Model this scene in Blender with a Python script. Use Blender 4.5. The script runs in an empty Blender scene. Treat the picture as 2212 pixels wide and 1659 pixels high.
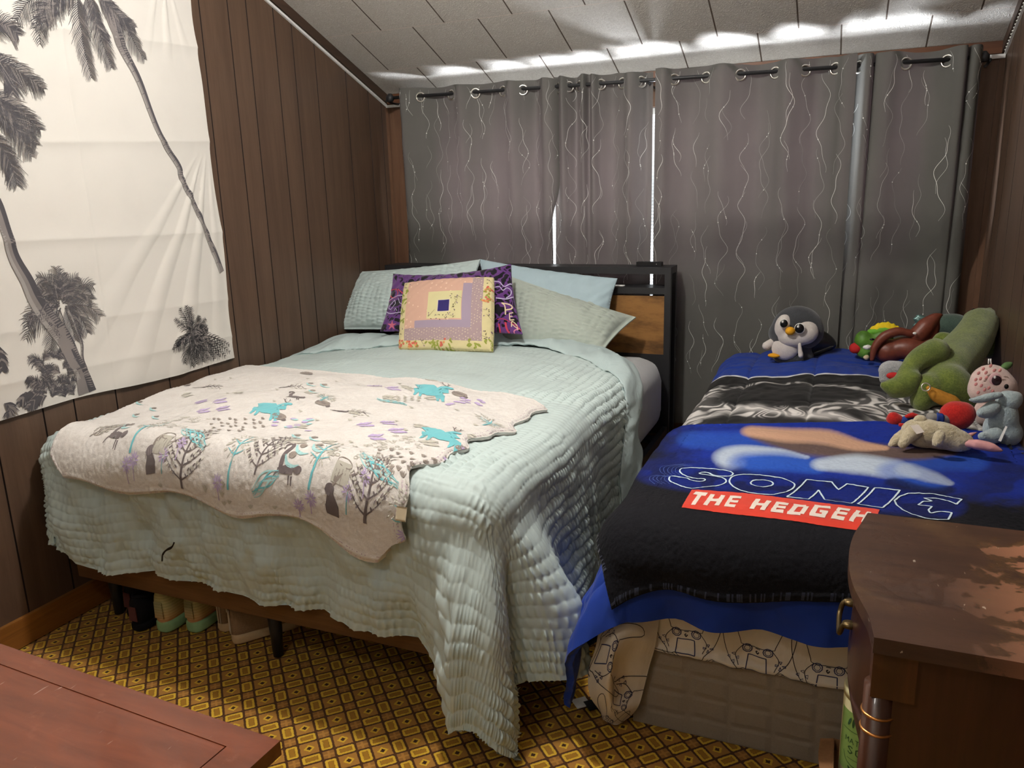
import bpy, bmesh, math, random
import numpy as np
from mathutils import Vector, Matrix

SC = bpy.context.scene
COL = SC.collection
PI = math.pi
random.seed(7)
RNG = np.random.default_rng(11)

# ---------------------------------------------------------------- camera (left wall x=0, back wall y=0, floor z=0)
F_PX, CX, CY = 1690.0, 1106.0, 829.5
CR = np.array([[0.92157072, 0.06579401, -0.3825945],
               [0.38716791, -0.22794923, 0.8933869],
               [-0.02843261, -0.97144753, -0.23554467]])      # camera (right, down, forward) -> room
CAM = np.array([2.4268, -4.0, 1.4057])
XR = 2.9815                                                   # right wall
SLOPE, ZW = 0.379, 1.96                                       # ceiling slope, height of the back wall
cam = bpy.data.objects.new('camera', bpy.data.cameras.new('camera'))
COL.objects.link(cam)
cam.data.sensor_width = 36.0
cam.data.lens = F_PX / 2212 * 36.0
cam.data.clip_start = 0.05
_r, _u, _b = CR @ [1, 0, 0], CR @ [0, -1, 0], CR @ [0, 0, -1]
cam.matrix_world = Matrix(((_r[0], _u[0], _b[0], CAM[0]), (_r[1], _u[1], _b[1], CAM[1]),
                           (_r[2], _u[2], _b[2], CAM[2]), (0, 0, 0, 1)))
SC.camera = cam

# ---------------------------------------------------------------- light and exposure
SC.view_settings.view_transform = 'Standard'
SC.view_settings.look = 'None'
SC.view_settings.exposure = 0.55
SC.view_settings.gamma = 1.0
SC.view_settings.use_curve_mapping = False
w = bpy.data.worlds.new('daylight'); SC.world = w; w.use_nodes = True
w.node_tree.nodes['Background'].inputs[0].default_value = (0.80, 0.88, 1.0, 1)
w.node_tree.nodes['Background'].inputs[1].default_value = 2.0


def lamp(name, kind, loc, power, color, size=0.1, aim=None, sizey=None):
    d = bpy.data.lights.new(name, kind); d.energy = power; d.color = color
    if kind == 'AREA':
        d.size = size
        if sizey: d.shape = 'RECTANGLE'; d.size_y = sizey
    else:
        d.shadow_soft_size = size
    o = bpy.data.objects.new(name, d); COL.objects.link(o); o.location = loc
    if aim is not None:
        o.rotation_euler = (Vector(aim) - Vector(loc)).to_track_quat('-Z', 'Y').to_euler()
    return o


lamp('ceiling_bulb', 'POINT', (1.38, -2.22, 2.45), 68, (1.0, 0.965, 0.915), 0.06)
lamp('added_fill_light', 'POINT', (1.5, -4.25, 2.42), 11, (1.0, 0.965, 0.915), 0.08)  # unseen fill lamp, added to brighten the faces turned towards the camera
lamp('window_daylight', 'AREA', (1.38, 0.50, 0.94), 420, (0.86, 0.92, 1.0), 2.0, (1.48, -0.12, 1.95), 0.16)

# ---------------------------------------------------------------- geometry helpers


def W(px, py, ax, val):
    """Where the sight line of an image point meets the plane axis=val."""
    d = CR @ np.array([px - CX, py - CY, F_PX]); return CAM + d * ((val - CAM[ax]) / d[ax])


def PX(P):
    d = (np.asarray(P) - CAM) @ CR
    return np.stack([CX + F_PX * d[..., 0] / d[..., 2], CY + F_PX * d[..., 1] / d[..., 2]], -1)


def srgb(r, g, b):
    return tuple((c / 12.92 if c <= .04045 else ((c + .055) / 1.055) ** 2.4) for c in (r / 255, g / 255, b / 255))


ORG = {}


def tag(o, label=None, cat=None, group=None, kind=None):
    if label: o['label'] = label
    if cat: o['category'] = cat
    if group: o['group'] = group
    if kind: o['kind'] = kind
    return o


def thing(name, loc, label, cat, group=None):
    o = bpy.data.objects.new(name, None); COL.objects.link(o); o.location = loc
    o.empty_display_size = .05
    ORG[o.name] = np.array(loc, float)
    return tag(o, label, cat, group)


def link(name, me, parent, V=None):
    o = bpy.data.objects.new(name, me); COL.objects.link(o)
    if parent is not None:
        o.parent = parent; ORG[o.name] = ORG[parent.name]
    return o


def mesh(name, V, Fq, mats, parent=None, slots=None, smooth=True, col=None, colb=(1, 1, 1)):
    """One mesh object from numpy vertices (room coordinates) and quads (or triangles)."""
    V = np.asarray(V, float).reshape(-1, 3); Fq = np.asarray(Fq, np.int32)
    k = Fq.shape[1]
    if parent is not None: org = ORG[parent.name]
    else: org = np.array([(V[:, 0].min() + V[:, 0].max()) / 2, (V[:, 1].min() + V[:, 1].max()) / 2, V[:, 2].min()])
    me = bpy.data.meshes.new(name)
    me.vertices.add(len(V)); me.vertices.foreach_set('co', (V - org).astype(np.float32).ravel())
    me.loops.add(Fq.size); me.loops.foreach_set('vertex_index', Fq.ravel())
    me.polygons.add(len(Fq)); me.polygons.foreach_set('loop_start', np.arange(0, Fq.size, k, dtype=np.int32))
    if slots is not None: me.polygons.foreach_set('material_index', np.asarray(slots, np.int32))
    me.polygons.foreach_set('use_smooth', np.full(len(Fq), smooth))
    for m in (mats if isinstance(mats, (list, tuple)) else [mats]): me.materials.append(m)
    me.update(calc_edges=True); me.validate()
    if col is not None:
        a = me.color_attributes.new('Col', 'FLOAT_COLOR', 'POINT')
        cc = np.ones((len(V), 4), np.float32); cc[:, :3] = colb; cc[:len(col), :col.shape[1]] = col; a.data.foreach_set('color', cc.ravel())
    o = link(name, me, parent)
    if parent is None: o.location = org; ORG[o.name] = org
    return o


def from_bm(name, bm, mats, parent=None, smooth=False, bevel=0):
    if bevel:
        bmesh.ops.bevel(bm, geom=[e for e in bm.edges if e.calc_face_angle(0) > .5], offset=bevel, segments=2,
                        affect='EDGES', profile=.6)
    V = np.array([v.co for v in bm.verts])
    if parent is not None: org = ORG[parent.name]
    else: org = np.array([(V[:, 0].min() + V[:, 0].max()) / 2, (V[:, 1].min() + V[:, 1].max()) / 2, V[:, 2].min()])
    bmesh.ops.translate(bm, verts=bm.verts, vec=-Vector(org))
    bmesh.ops.recalc_face_normals(bm, faces=bm.faces)
    me = bpy.data.meshes.new(name); bm.to_mesh(me); bm.free()
    for p in me.polygons: p.use_smooth = smooth
    for m in (mats if isinstance(mats, (list, tuple)) else [mats]): me.materials.append(m)
    o = link(name, me, parent)
    if parent is None: o.location = org; ORG[o.name] = org
    return o


def abox(bm, lo, hi, mi=0, rot=0, piv=None):
    lo = np.array(lo, float); hi = np.array(hi, float)
    vs = []
    for z in (0, 1):
        for x, y in ((0, 0), (1, 0), (1, 1), (0, 1)):
            vs.append(bm.verts.new(Vector((lo[0] + x * (hi[0] - lo[0]), lo[1] + y * (hi[1] - lo[1]), lo[2] + z * (hi[2] - lo[2])))))
    fs = [bm.faces.new([vs[i] for i in f]) for f in ((3, 2, 1, 0), (4, 5, 6, 7), (0, 1, 5, 4), (1, 2, 6, 5), (2, 3, 7, 6), (3, 0, 4, 7))]
    for f in fs: f.material_index = mi
    if rot: bmesh.ops.rotate(bm, verts=vs, cent=Vector(piv if piv is not None else (lo + hi) / 2), matrix=Matrix.Rotation(rot, 3, 'Z'))
    return vs


def box(name, lo, hi, m, parent=None, bevel=.004, rot=0, piv=None):
    bm = bmesh.new(); abox(bm, lo, hi, 0, rot, piv)
    return from_bm(name, bm, m, parent, bevel=bevel)


def tube_arrays(pts, rad, n=10, cap=True):
    pts = np.asarray(pts, float); k = len(pts)
    rad = np.full(k, rad) if np.isscalar(rad) else np.asarray(rad, float)
    tan = np.gradient(pts, axis=0); tan /= np.linalg.norm(tan, axis=1)[:, None] + 1e-9
    up = np.array([0, 0, 1.]) if abs(tan[0][2]) < .9 else np.array([1., 0, 0])
    V = []
    a = np.arange(n) * 2 * PI / n
    for p, t, r in zip(pts, tan, rad):
        s = np.cross(t, up); s /= np.linalg.norm(s) + 1e-9; up = np.cross(s, t)
        V.append(p + r * (np.cos(a)[:, None] * s + np.sin(a)[:, None] * up))
    V = np.concatenate(V)
    Fq = [[i * n + j, i * n + (j + 1) % n, (i + 1) * n + (j + 1) % n, (i + 1) * n + j] for i in range(k - 1) for j in range(n)]
    if cap:
        b = len(V); V = np.vstack([V, pts[0], pts[-1]])
        for j in range(0, n, 1):
            Fq.append([b, j, (j + 1) % n, b]); Fq.append([b + 1, (k - 1) * n + (j + 1) % n, (k - 1) * n + j, b + 1])
    return V, Fq


def fix_tris(Fq):
    return Fq


def tubes(name, paths, m, parent=None, n=10):
    """One mesh of one or several tubes: paths = [(points, radius)]."""
    bm = bmesh.new()
    for pts, rad in paths:
        V, Fq = tube_arrays(pts, rad, n)
        vs = [bm.verts.new(v) for v in V]
        for f in Fq:
            ids = list(dict.fromkeys(f))
            try: bm.faces.new([vs[i] for i in ids])
            except ValueError: pass
    return from_bm(name, bm, m, parent, smooth=True)


def ring(center, axis_u, axis_v, R, n=28):
    a = np.linspace(0, 2 * PI, n)
    return np.asarray(center) + R * (np.cos(a)[:, None] * np.asarray(axis_u) + np.sin(a)[:, None] * np.asarray(axis_v))


def lathe(name, prof, c, m, parent=None, n=40, axis='z', smooth=True):
    prof = np.asarray(prof, float); a = np.arange(n) * 2 * PI / n
    V = np.stack([np.outer(prof[:, 0], np.cos(a)), np.outer(prof[:, 0], np.sin(a)), np.repeat(prof[:, 1:2], n, 1)], -1).reshape(-1, 3)
    if axis == 'y': V = V[:, [0, 2, 1]] * [1, 1, 1]
    k = len(prof)
    Fq = [[i * n + j, i * n + (j + 1) % n, (i + 1) * n + (j + 1) % n, (i + 1) * n + j] for i in range(k - 1) for j in range(n)]
    return mesh(name, V + np.asarray(c), Fq, m, parent, smooth=smooth)


def cr(pts, n=8, closed=False):
    """Catmull-Rom through points."""
    p = np.asarray(pts, float)
    if len(p) < 3 and not closed:
        t = np.linspace(0, 1, n + 1)[:, None]; return p[0] * (1 - t) + p[-1] * t
    q = np.vstack([p[-1], p, p[0], p[1]]) if closed else np.vstack([2 * p[0] - p[1], p, 2 * p[-1] - p[-2]])
    out = []
    t = np.linspace(0, 1, n, endpoint=False)[:, None]
    for i in range(1, len(q) - 2):
        a, b, c, d = q[i - 1], q[i], q[i + 1], q[i + 2]
        out.append(.5 * (2 * b + (c - a) * t + (2 * a - 5 * b + 4 * c - d) * t ** 2 + (3 * b - a - 3 * c + d) * t ** 3))
    out = np.vstack(out)
    return np.vstack([out, q[-2]])


def net(ctrl, nu, nv):
    """Smooth surface through a control net ctrl[rows][cols] -> P[nv,nu,3]."""
    c = np.asarray(ctrl, float)
    def res(a, n):
        d = cr(a, 24); i = np.linspace(0, len(d) - 1, n); k = np.floor(i).astype(int).clip(0, len(d) - 2); f = (i - k)[:, None]
        return d[k] * (1 - f) + d[k + 1] * f
    rows = np.stack([res(r, nu) for r in c])
    return np.stack([res(rows[:, j], nv) for j in range(nu)], 1)


def vnoise(x, y, seed=0):
    """Smooth lattice noise in -1..1."""
    x = np.asarray(x, float); y = np.asarray(y, float)
    xi = np.floor(x).astype(np.int64); yi = np.floor(y).astype(np.int64); fx = x - xi; fy = y - yi
    fx = fx * fx * (3 - 2 * fx); fy = fy * fy * (3 - 2 * fy)
    def h(a, b):
        n = (a * 374761393 + b * 668265263 + seed * 974711) & 0x7fffffff
        n = ((n ^ (n >> 13)) * 1274126177) & 0x7fffffff
        return ((n ^ (n >> 16)) & 0xffff) / 32767.5 - 1
    return (h(xi, yi) * (1 - fx) + h(xi + 1, yi) * fx) * (1 - fy) + (h(xi, yi + 1) * (1 - fx) + h(xi + 1, yi + 1) * fx) * fy


def sst(x, a, b):
    t = np.clip((x - a) / (b - a), 0, 1); return t * t * (3 - 2 * t)


class Surf:
    """A cloth surface P[nb,na,3] with cloth coordinates a (across), b (along), in metres."""
    def __init__(s, P, a0, a1, b0, b1, flip=False):
        s.P = P; s.a0, s.a1, s.b0, s.b1 = a0, a1, b0, b1
        du = np.gradient(P, axis=1); dv = np.gradient(P, axis=0)
        N = np.cross(du, dv); N /= np.linalg.norm(N, axis=-1)[..., None] + 1e-12
        s.N = -N if flip else N
        s.flip = flip; s._px = None
    def grid(s):
        nb, na = s.P.shape[:2]
        i = np.arange(nb * na, dtype=np.int32).reshape(nb, na)
        q = np.stack([i[:-1, :-1], i[:-1, 1:], i[1:, 1:], i[1:, :-1]], -1).reshape(-1, 4)
        return q[:, ::-1] if s.flip else q
    def at(s, a, b, eps=0.):
        nb, na = s.P.shape[:2]
        u = np.clip((np.asarray(a, float) - s.a0) / (s.a1 - s.a0) * (na - 1), 0, na - 1.001)
        v = np.clip((np.asarray(b, float) - s.b0) / (s.b1 - s.b0) * (nb - 1), 0, nb - 1.001)
        i = u.astype(int); j = v.astype(int); fu = (u - i)[..., None]; fv = (v - j)[..., None]
        def L(A): return (A[j, i] * (1 - fu) + A[j, i + 1] * fu) * (1 - fv) + (A[j + 1, i] * (1 - fu) + A[j + 1, i + 1] * fu) * fv
        return L(s.P) + L(s.N) * eps
    def px(s, pts):
        """Cloth coordinates of image points (where the print stands on the cloth)."""
        nb, na = s.P.shape[:2]
        if s._px is None:
            s._px = PX(s.P)
            s._du = np.gradient(s._px, axis=1); s._dv = np.gradient(s._px, axis=0)
            s._ok = ((CAM - s.P) * s.N).sum(-1) > 0
        out = []
        for p in np.asarray(pts, float).reshape(-1, 2):
            d = ((s._px - p) ** 2).sum(-1) + np.where(s._ok, 0, 400)
            k = int(d.argmin()); j, i = divmod(k, na)
            M = np.stack([s._du[j, i], s._dv[j, i]], 1)
            try: st = np.linalg.solve(M, p - s._px[j, i]); st = np.clip(st, -3, 3)
            except np.linalg.LinAlgError: st = np.zeros(2)
            out.append((s.a0 + (i + st[0]) / (na - 1) * (s.a1 - s.a0), s.b0 + (j + st[1]) / (nb - 1) * (s.b1 - s.b0)))
        return np.array(out)


class Print:
    """Printed / stitched marks laid on a cloth surface (same mesh, own material slots)."""
    def __init__(s, surf, eps=.0012): s.s = surf; s.V = []; s.F = []; s.M = []; s.n = 0; s.eps = eps; s.lay = 0
    def stroke(s, pts, wid, slot, step=.008, cross=1, smooth=False, closed=False, eps=None):
        p = np.asarray(pts, float)
        if smooth: p = cr(p, 6, closed)
        elif closed: p = np.vstack([p, p[:1]])
        seg = np.linalg.norm(np.diff(p, axis=0), axis=1); L = np.concatenate([[0], np.cumsum(seg)])
        if L[-1] < 1e-6: return
        n = max(2, int(L[-1] / step) + 1)
        l = np.unique(np.concatenate([np.linspace(0, L[-1], n), L if len(L) < 40 else []])); n = len(l)
        q = np.stack([np.interp(l, L, p[:, 0]), np.interp(l, L, p[:, 1])], 1)
        wv = np.interp(l / L[-1], np.linspace(0, 1, len(wid)), wid) if not np.isscalar(wid) else np.full(n, wid)
        t = np.gradient(q, axis=0); t /= np.linalg.norm(t, axis=1)[:, None] + 1e-9
        nn = np.stack([-t[:, 1], t[:, 0]], 1)
        s.lay += 1
        e = (s.eps if eps is None else eps) + (s.lay % 40) * 4e-6
        k = cross + 1
        off = np.linspace(-.5, .5, k)
        A = q[:, None, :] + nn[:, None, :] * (off[None, :, None] * wv[:, None, None])
        V = s.s.at(A[..., 0], A[..., 1], e).reshape(-1, 3)
        i = np.arange(n * k).reshape(n, k) + s.n
        Fq = np.stack([i[:-1, :-1], i[1:, :-1], i[1:, 1:], i[:-1, 1:]], -1).reshape(-1, 4)
        s.V.append(V); s.F.append(Fq if not s.s.flip else Fq); s.M.append(np.full(len(Fq), slot)); s.n += n * k
    def blob(s, c, ra, rb, ang, slot, cross=3, eps=None):
        """Filled ellipse."""
        t = np.linspace(-1, 1, 9); d = np.array([math.cos(ang), math.sin(ang)])
        s.stroke(np.asarray(c) + t[:, None] * d * ra, 2 * rb * np.sqrt(np.clip(1 - t ** 2, .01, 1)), slot, cross=cross, step=ra / 4, eps=eps)
    def poly(s, pts, wid, slot, **k): s.stroke(pts, wid, slot, **k)


def cloth(name, surf, mats, prints=None, parent=None, back=0., col=None, colb=(1, 1, 1)):
    """Mesh of a Surf plus its printed marks and (back>0) an inner layer that gives it thickness."""
    V = [surf.P.reshape(-1, 3)]; Fq = [surf.grid()]; M = [np.zeros(len(Fq[0]), int)]; n = len(V[0])
    if back:
        nb, na = surf.P.shape[:2]
        jb = np.unique(np.linspace(0, nb - 1, min(nb, 90)).astype(int)); ia = np.unique(np.linspace(0, na - 1, min(na, 90)).astype(int))
        Pb = (surf.P - surf.N * back)[np.ix_(jb, ia)]
        k = np.arange(Pb.shape[0] * Pb.shape[1]).reshape(Pb.shape[:2]) + n
        q = np.stack([k[:-1, :-1], k[1:, :-1], k[1:, 1:], k[:-1, 1:]], -1).reshape(-1, 4)
        V.append(Pb.reshape(-1, 3)); Fq.append(q); M.append(np.zeros(len(q), int))
        # rim strips between the outer border and the inner border
        g = np.arange(nb * na).reshape(nb, na)
        for outer, inner in ((g[0, ia], k[0]), (g[-1, ia], k[-1]), (g[jb, 0], k[:, 0]), (g[jb, -1], k[:, -1])):
            r = np.stack([outer[:-1], outer[1:], inner[1:], inner[:-1]], -1); Fq.append(r); M.append(np.zeros(len(r), int))
        n += Pb.shape[0] * Pb.shape[1]
    if prints is not None and prints.V:
        V.append(np.vstack(prints.V)); Fq.append(np.vstack(prints.F) + n); M.append(np.concatenate(prints.M))
    return mesh(name, np.vstack(V), np.vstack(Fq), mats, parent, np.concatenate(M), True, col, colb)


def blob(name, parts, m, parent=None, vox=.008, it=6):
    """A stuffed body: overlapping ellipsoids melted into one continuous skin. parts = (centre, radii[, rotation])."""
    bm = bmesh.new()
    for p in parts:
        c, r = p[0], p[1]
        r = (r, r, r) if np.isscalar(r) else r
        Mx = Matrix.Translation(Vector(c))
        if len(p) > 2: Mx = Mx @ p[2].to_4x4()
        bmesh.ops.create_uvsphere(bm, u_segments=20, v_segments=12, radius=1, matrix=Mx @ Matrix.Diagonal((*r, 1)))
    o = from_bm(name, bm, m, parent, smooth=True)
    if len(parts) > 1:
        d = o.modifiers.new('skin', 'REMESH'); d.mode = 'VOXEL'; d.voxel_size = vox; d.use_smooth_shade = True
        d = o.modifiers.new('smooth', 'SMOOTH'); d.iterations = it; d.factor = .5
    return o


def chain(a, b, r1, r2, n=6, bend=None):
    """Spheres along a tapering limb."""
    a = np.asarray(a, float); b = np.asarray(b, float); out = []
    for t in np.linspace(0, 1, n):
        p = a * (1 - t) + b * t
        if bend is not None: p = p + np.asarray(bend) * 4 * t * (1 - t)
        out.append((p, r1 * (1 - t) + r2 * t))
    return out


def curve_chain(pts, rads, n=6):
    d = cr(pts, n); r = np.interp(np.linspace(0, 1, len(d)), np.linspace(0, 1, len(rads)), rads)
    return [(p, float(q)) for p, q in zip(d, r)]


def facing():
    """Rotation that turns local -Y towards the camera side of the room."""
    return Matrix.Rotation(0, 3, 'Z')

# ---------------------------------------------------------------- node materials


class T:
    """Small writer for shader nodes."""
    def __init__(s, name):
        s.m = bpy.data.materials.new(name); s.m.use_nodes = True; s.t = s.m.node_tree; s.t.nodes.clear()
        s.out = s.t.nodes.new('ShaderNodeOutputMaterial')
    def n(s, kind, **kw):
        nd = s.t.nodes.new('ShaderNode' + kind)
        for k, v in kw.items(): setattr(nd, k, v)
        return nd
    def put(s, sock, v):
        if hasattr(v, 'is_output'): s.t.links.new(v, sock)
        elif isinstance(v, (tuple, list)):
            sock.default_value = tuple(v) + (1,) if len(v) == 3 and len(sock.default_value) == 4 else tuple(v)
        else: sock.default_value = v
    def m_(s, op, a, b=None, c=None, clamp=False):
        nd = s.n('Math', operation=op, use_clamp=clamp); s.put(nd.inputs[0], a)
        if b is not None: s.put(nd.inputs[1], b)
        if c is not None: s.put(nd.inputs[2], c)
        return nd.outputs[0]
    def add(s, a, b): return s.m_('ADD', a, b)
    def sub(s, a, b): return s.m_('SUBTRACT', a, b)
    def mul(s, a, b): return s.m_('MULTIPLY', a, b)
    def lt(s, a, b): return s.m_('LESS_THAN', a, b)
    def gt(s, a, b): return s.m_('GREATER_THAN', a, b)
    def abs(s, a): return s.m_('ABSOLUTE', a)
    def step(s, a, lo, hi): 
        nd = s.n('MapRange', interpolation_type='SMOOTHSTEP'); s.put(nd.inputs[0], a); s.put(nd.inputs[1], lo); s.put(nd.inputs[2], hi)
        return nd.outputs[0]
    def obj(s): return s.n('TexCoord').outputs['Object']
    def gen(s): return s.n('TexCoord').outputs['Generated']
    def xyz(s, v):
        nd = s.n('SeparateXYZ'); s.put(nd.inputs[0], v); return nd.outputs[0], nd.outputs[1], nd.outputs[2]
    def vec(s, x, y, z):
        nd = s.n('CombineXYZ'); s.put(nd.inputs[0], x); s.put(nd.inputs[1], y); s.put(nd.inputs[2], z); return nd.outputs[0]
    def map(s, v, scale=(1, 1, 1), rot=(0, 0, 0), loc=(0, 0, 0)):
        nd = s.n('Mapping'); s.put(nd.inputs[0], v); nd.inputs[1].default_value = loc; nd.inputs[2].default_value = rot; nd.inputs[3].default_value = scale
        return nd.outputs[0]
    def noise(s, v, scale, detail=3, rough=.55, dist=0., color=False):
        nd = s.n('TexNoise'); s.put(nd.inputs['Vector'], v); nd.inputs['Scale'].default_value = scale; nd.inputs['Detail'].default_value = detail
        nd.inputs['Roughness'].default_value = rough; nd.inputs['Distortion'].default_value = dist
        return nd.outputs[1 if color else 0]
    def voro(s, v, scale, feature='F1', rnd=1., out=0):
        nd = s.n('TexVoronoi', feature=feature); s.put(nd.inputs['Vector'], v); nd.inputs['Scale'].default_value = scale; nd.inputs['Randomness'].default_value = rnd
        return nd.outputs[out]
    def wave(s, v, scale, dist=0, detail=2, kind='BANDS', dr='X', dscale=1.):
        nd = s.n('TexWave', wave_type=kind, bands_direction=dr); s.put(nd.inputs['Vector'], v); nd.inputs['Scale'].default_value = scale
        nd.inputs['Distortion'].default_value = dist; nd.inputs['Detail'].default_value = detail; nd.inputs['Detail Scale'].default_value = dscale
        return nd.outputs[1]
    def mix(s, f, a, b, mode='MIX'):
        nd = s.n('Mix', data_type='RGBA', blend_type=mode); s.put(nd.inputs[0], f); s.put(nd.inputs[6], a); s.put(nd.inputs[7], b); return nd.outputs[2]
    def ramp(s, f, stops, interp='LINEAR'):
        nd = s.n('ValToRGB'); s.put(nd.inputs[0], f); cr_ = nd.color_ramp; cr_.interpolation = interp
        while len(cr_.elements) < len(stops): cr_.elements.new(.5)
        for e, (p, c) in zip(cr_.elements, stops): e.position = p; e.color = (*c, 1) if len(c) == 3 else c
        return nd.outputs[0]
    def attr(s, name='Col'):
        return s.n('Attribute', attribute_name=name).outputs[0]
    def bump(s, h, strength=.3, dist=.002, nrm=None):
        nd = s.n('Bump'); s.put(nd.inputs['Height'], h); nd.inputs['Strength'].default_value = strength; nd.inputs['Distance'].default_value = dist
        if nrm is not None: s.put(nd.inputs['Normal'], nrm)
        return nd.outputs[0]
    def bsdf(s, col, rough=.6, nrm=None, spec=.3, sheen=0., metal=0., trans=0., coat=0., sub=0., emit=None, alpha=None):
        b = s.n('BsdfPrincipled'); s.put(b.inputs['Base Color'], col); s.put(b.inputs['Roughness'], rough)
        b.inputs['Specular IOR Level'].default_value = spec; b.inputs['Metallic'].default_value = metal
        b.inputs['Sheen Weight'].default_value = sheen; b.inputs['Coat Weight'].default_value = coat
        b.inputs['Transmission Weight'].default_value = trans; b.inputs['Subsurface Weight'].default_value = sub
        if sub: b.inputs['Subsurface Scale'].default_value = .01
        if nrm is not None: s.put(b.inputs['Normal'], nrm)
        s.t.links.new(b.outputs[0], s.out.inputs[0]); s.b = b
        return s.m


def plain(name, c, rough=.5, spec=.3, metal=0., noise=.06, bump=.0, scale=60, sheen=0., coat=0.):
    """A single-colour surface with slight tonal variation."""
    t = T(name); v = t.obj(); nz = t.noise(v, scale, 4)
    k = t.ramp(nz, [(.3, tuple(max(0, x * (1 - noise)) for x in c)), (.7, tuple(x * (1 + noise) for x in c))])
    return t.bsdf(k, rough, t.bump(nz, bump, .002) if bump else None, spec, sheen, metal, coat=coat)


def weave(name, c, scale=900, rough=.85, sheen=.2, spec=.15, var=.05, strength=.25, wr=0., wrs=14, col=None):
    """Woven cloth."""
    t = T(name); v = t.obj(); a = t.noise(v, scale, 2); b = t.noise(v, 9, 3)
    base = t.attr() if col == 'attr' else c
    k = t.mix(t.mul(t.sub(b, .5), var * 6), base, (0, 0, 0)) if var else base
    n = t.bump(a, strength, .0008)
    if wr: n = t.bump(t.noise(t.map(v, (1, 1, .45)), wrs, 4, .6, 1.2), wr, .02, n)
    return t.bsdf(k, rough, n, spec, sheen)


def fur(name, c, c2=None, scale=160, rough=.95, strength=.9, sheen=.5, dist=.006):
    t = T(name); v = t.obj(); a = t.noise(v, scale, 4, .7); b = t.noise(v, 22, 3)
    c2 = c2 or tuple(x * .72 for x in c)
    k = t.mix(t.step(t.add(t.mul(a, .6), t.mul(b, .4)), .38, .62), c2, c)
    return t.bsdf(k, rough, t.bump(a, strength, dist), .1, sheen)


M = {}
# painted / printed solids
M['white'] = plain('white_plastic', (.78, .78, .76), .4)
M['black_metal'] = plain('black_powder_coat', srgb(40, 40, 42), .45, .4)
M['black_rubber'] = plain('black_plastic', srgb(22, 22, 24), .4)
M['silver'] = plain('brushed_nickel', (.75, .72, .66), .3, .5, 1.0)
M['brass'] = plain('aged_brass', srgb(96, 80, 52), .42, .5, .9, .2)
M['brass_bright'] = plain('worn_brass', srgb(200, 140, 80), .3, .5, .9, .2)


def wood(name, c1, c2, axis='z', rough=.45, spec=.4, scale=6., stretch=.07, coat=0., contrast=(.35, .65)):
    t = T(name); v = t.obj()
    sc = {'x': (stretch, 1, 1), 'y': (1, stretch, 1), 'z': (1, 1, stretch)}[axis]
    mv = t.map(v, sc)
    a = t.noise(mv, scale * 4, 6, .6, .6); b = t.noise(mv, scale * 28, 3, .7)
    f = t.add(t.mul(a, .75), t.mul(b, .25))
    k = t.ramp(f, [(contrast[0], c2), (contrast[1], c1)])
    return t.bsdf(k, rough, t.bump(b, .12, .001), spec, coat=coat)


M['panel'] = wood('dark_wall_panelling', srgb(96, 75, 60), srgb(78, 60, 48), 'z', .42, .4, 5)
M['groove'] = plain('panel_groove', srgb(30, 20, 16), .7)
M['oak'] = wood('varnished_oak_trim', srgb(150, 98, 44), srgb(112, 68, 28), 'y', .38, .45, 6)
M['casing'] = wood('brown_casing', srgb(116, 86, 66), srgb(90, 64, 48), 'z', .4, .4, 5)
M['mould'] = wood('dark_moulding', srgb(76, 58, 46), srgb(56, 42, 34), 'y', .45, .35, 6)
M['mould_x'] = wood('dark_moulding_back', srgb(112, 72, 48), srgb(84, 54, 38), 'x', .45, .35, 6)


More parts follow.
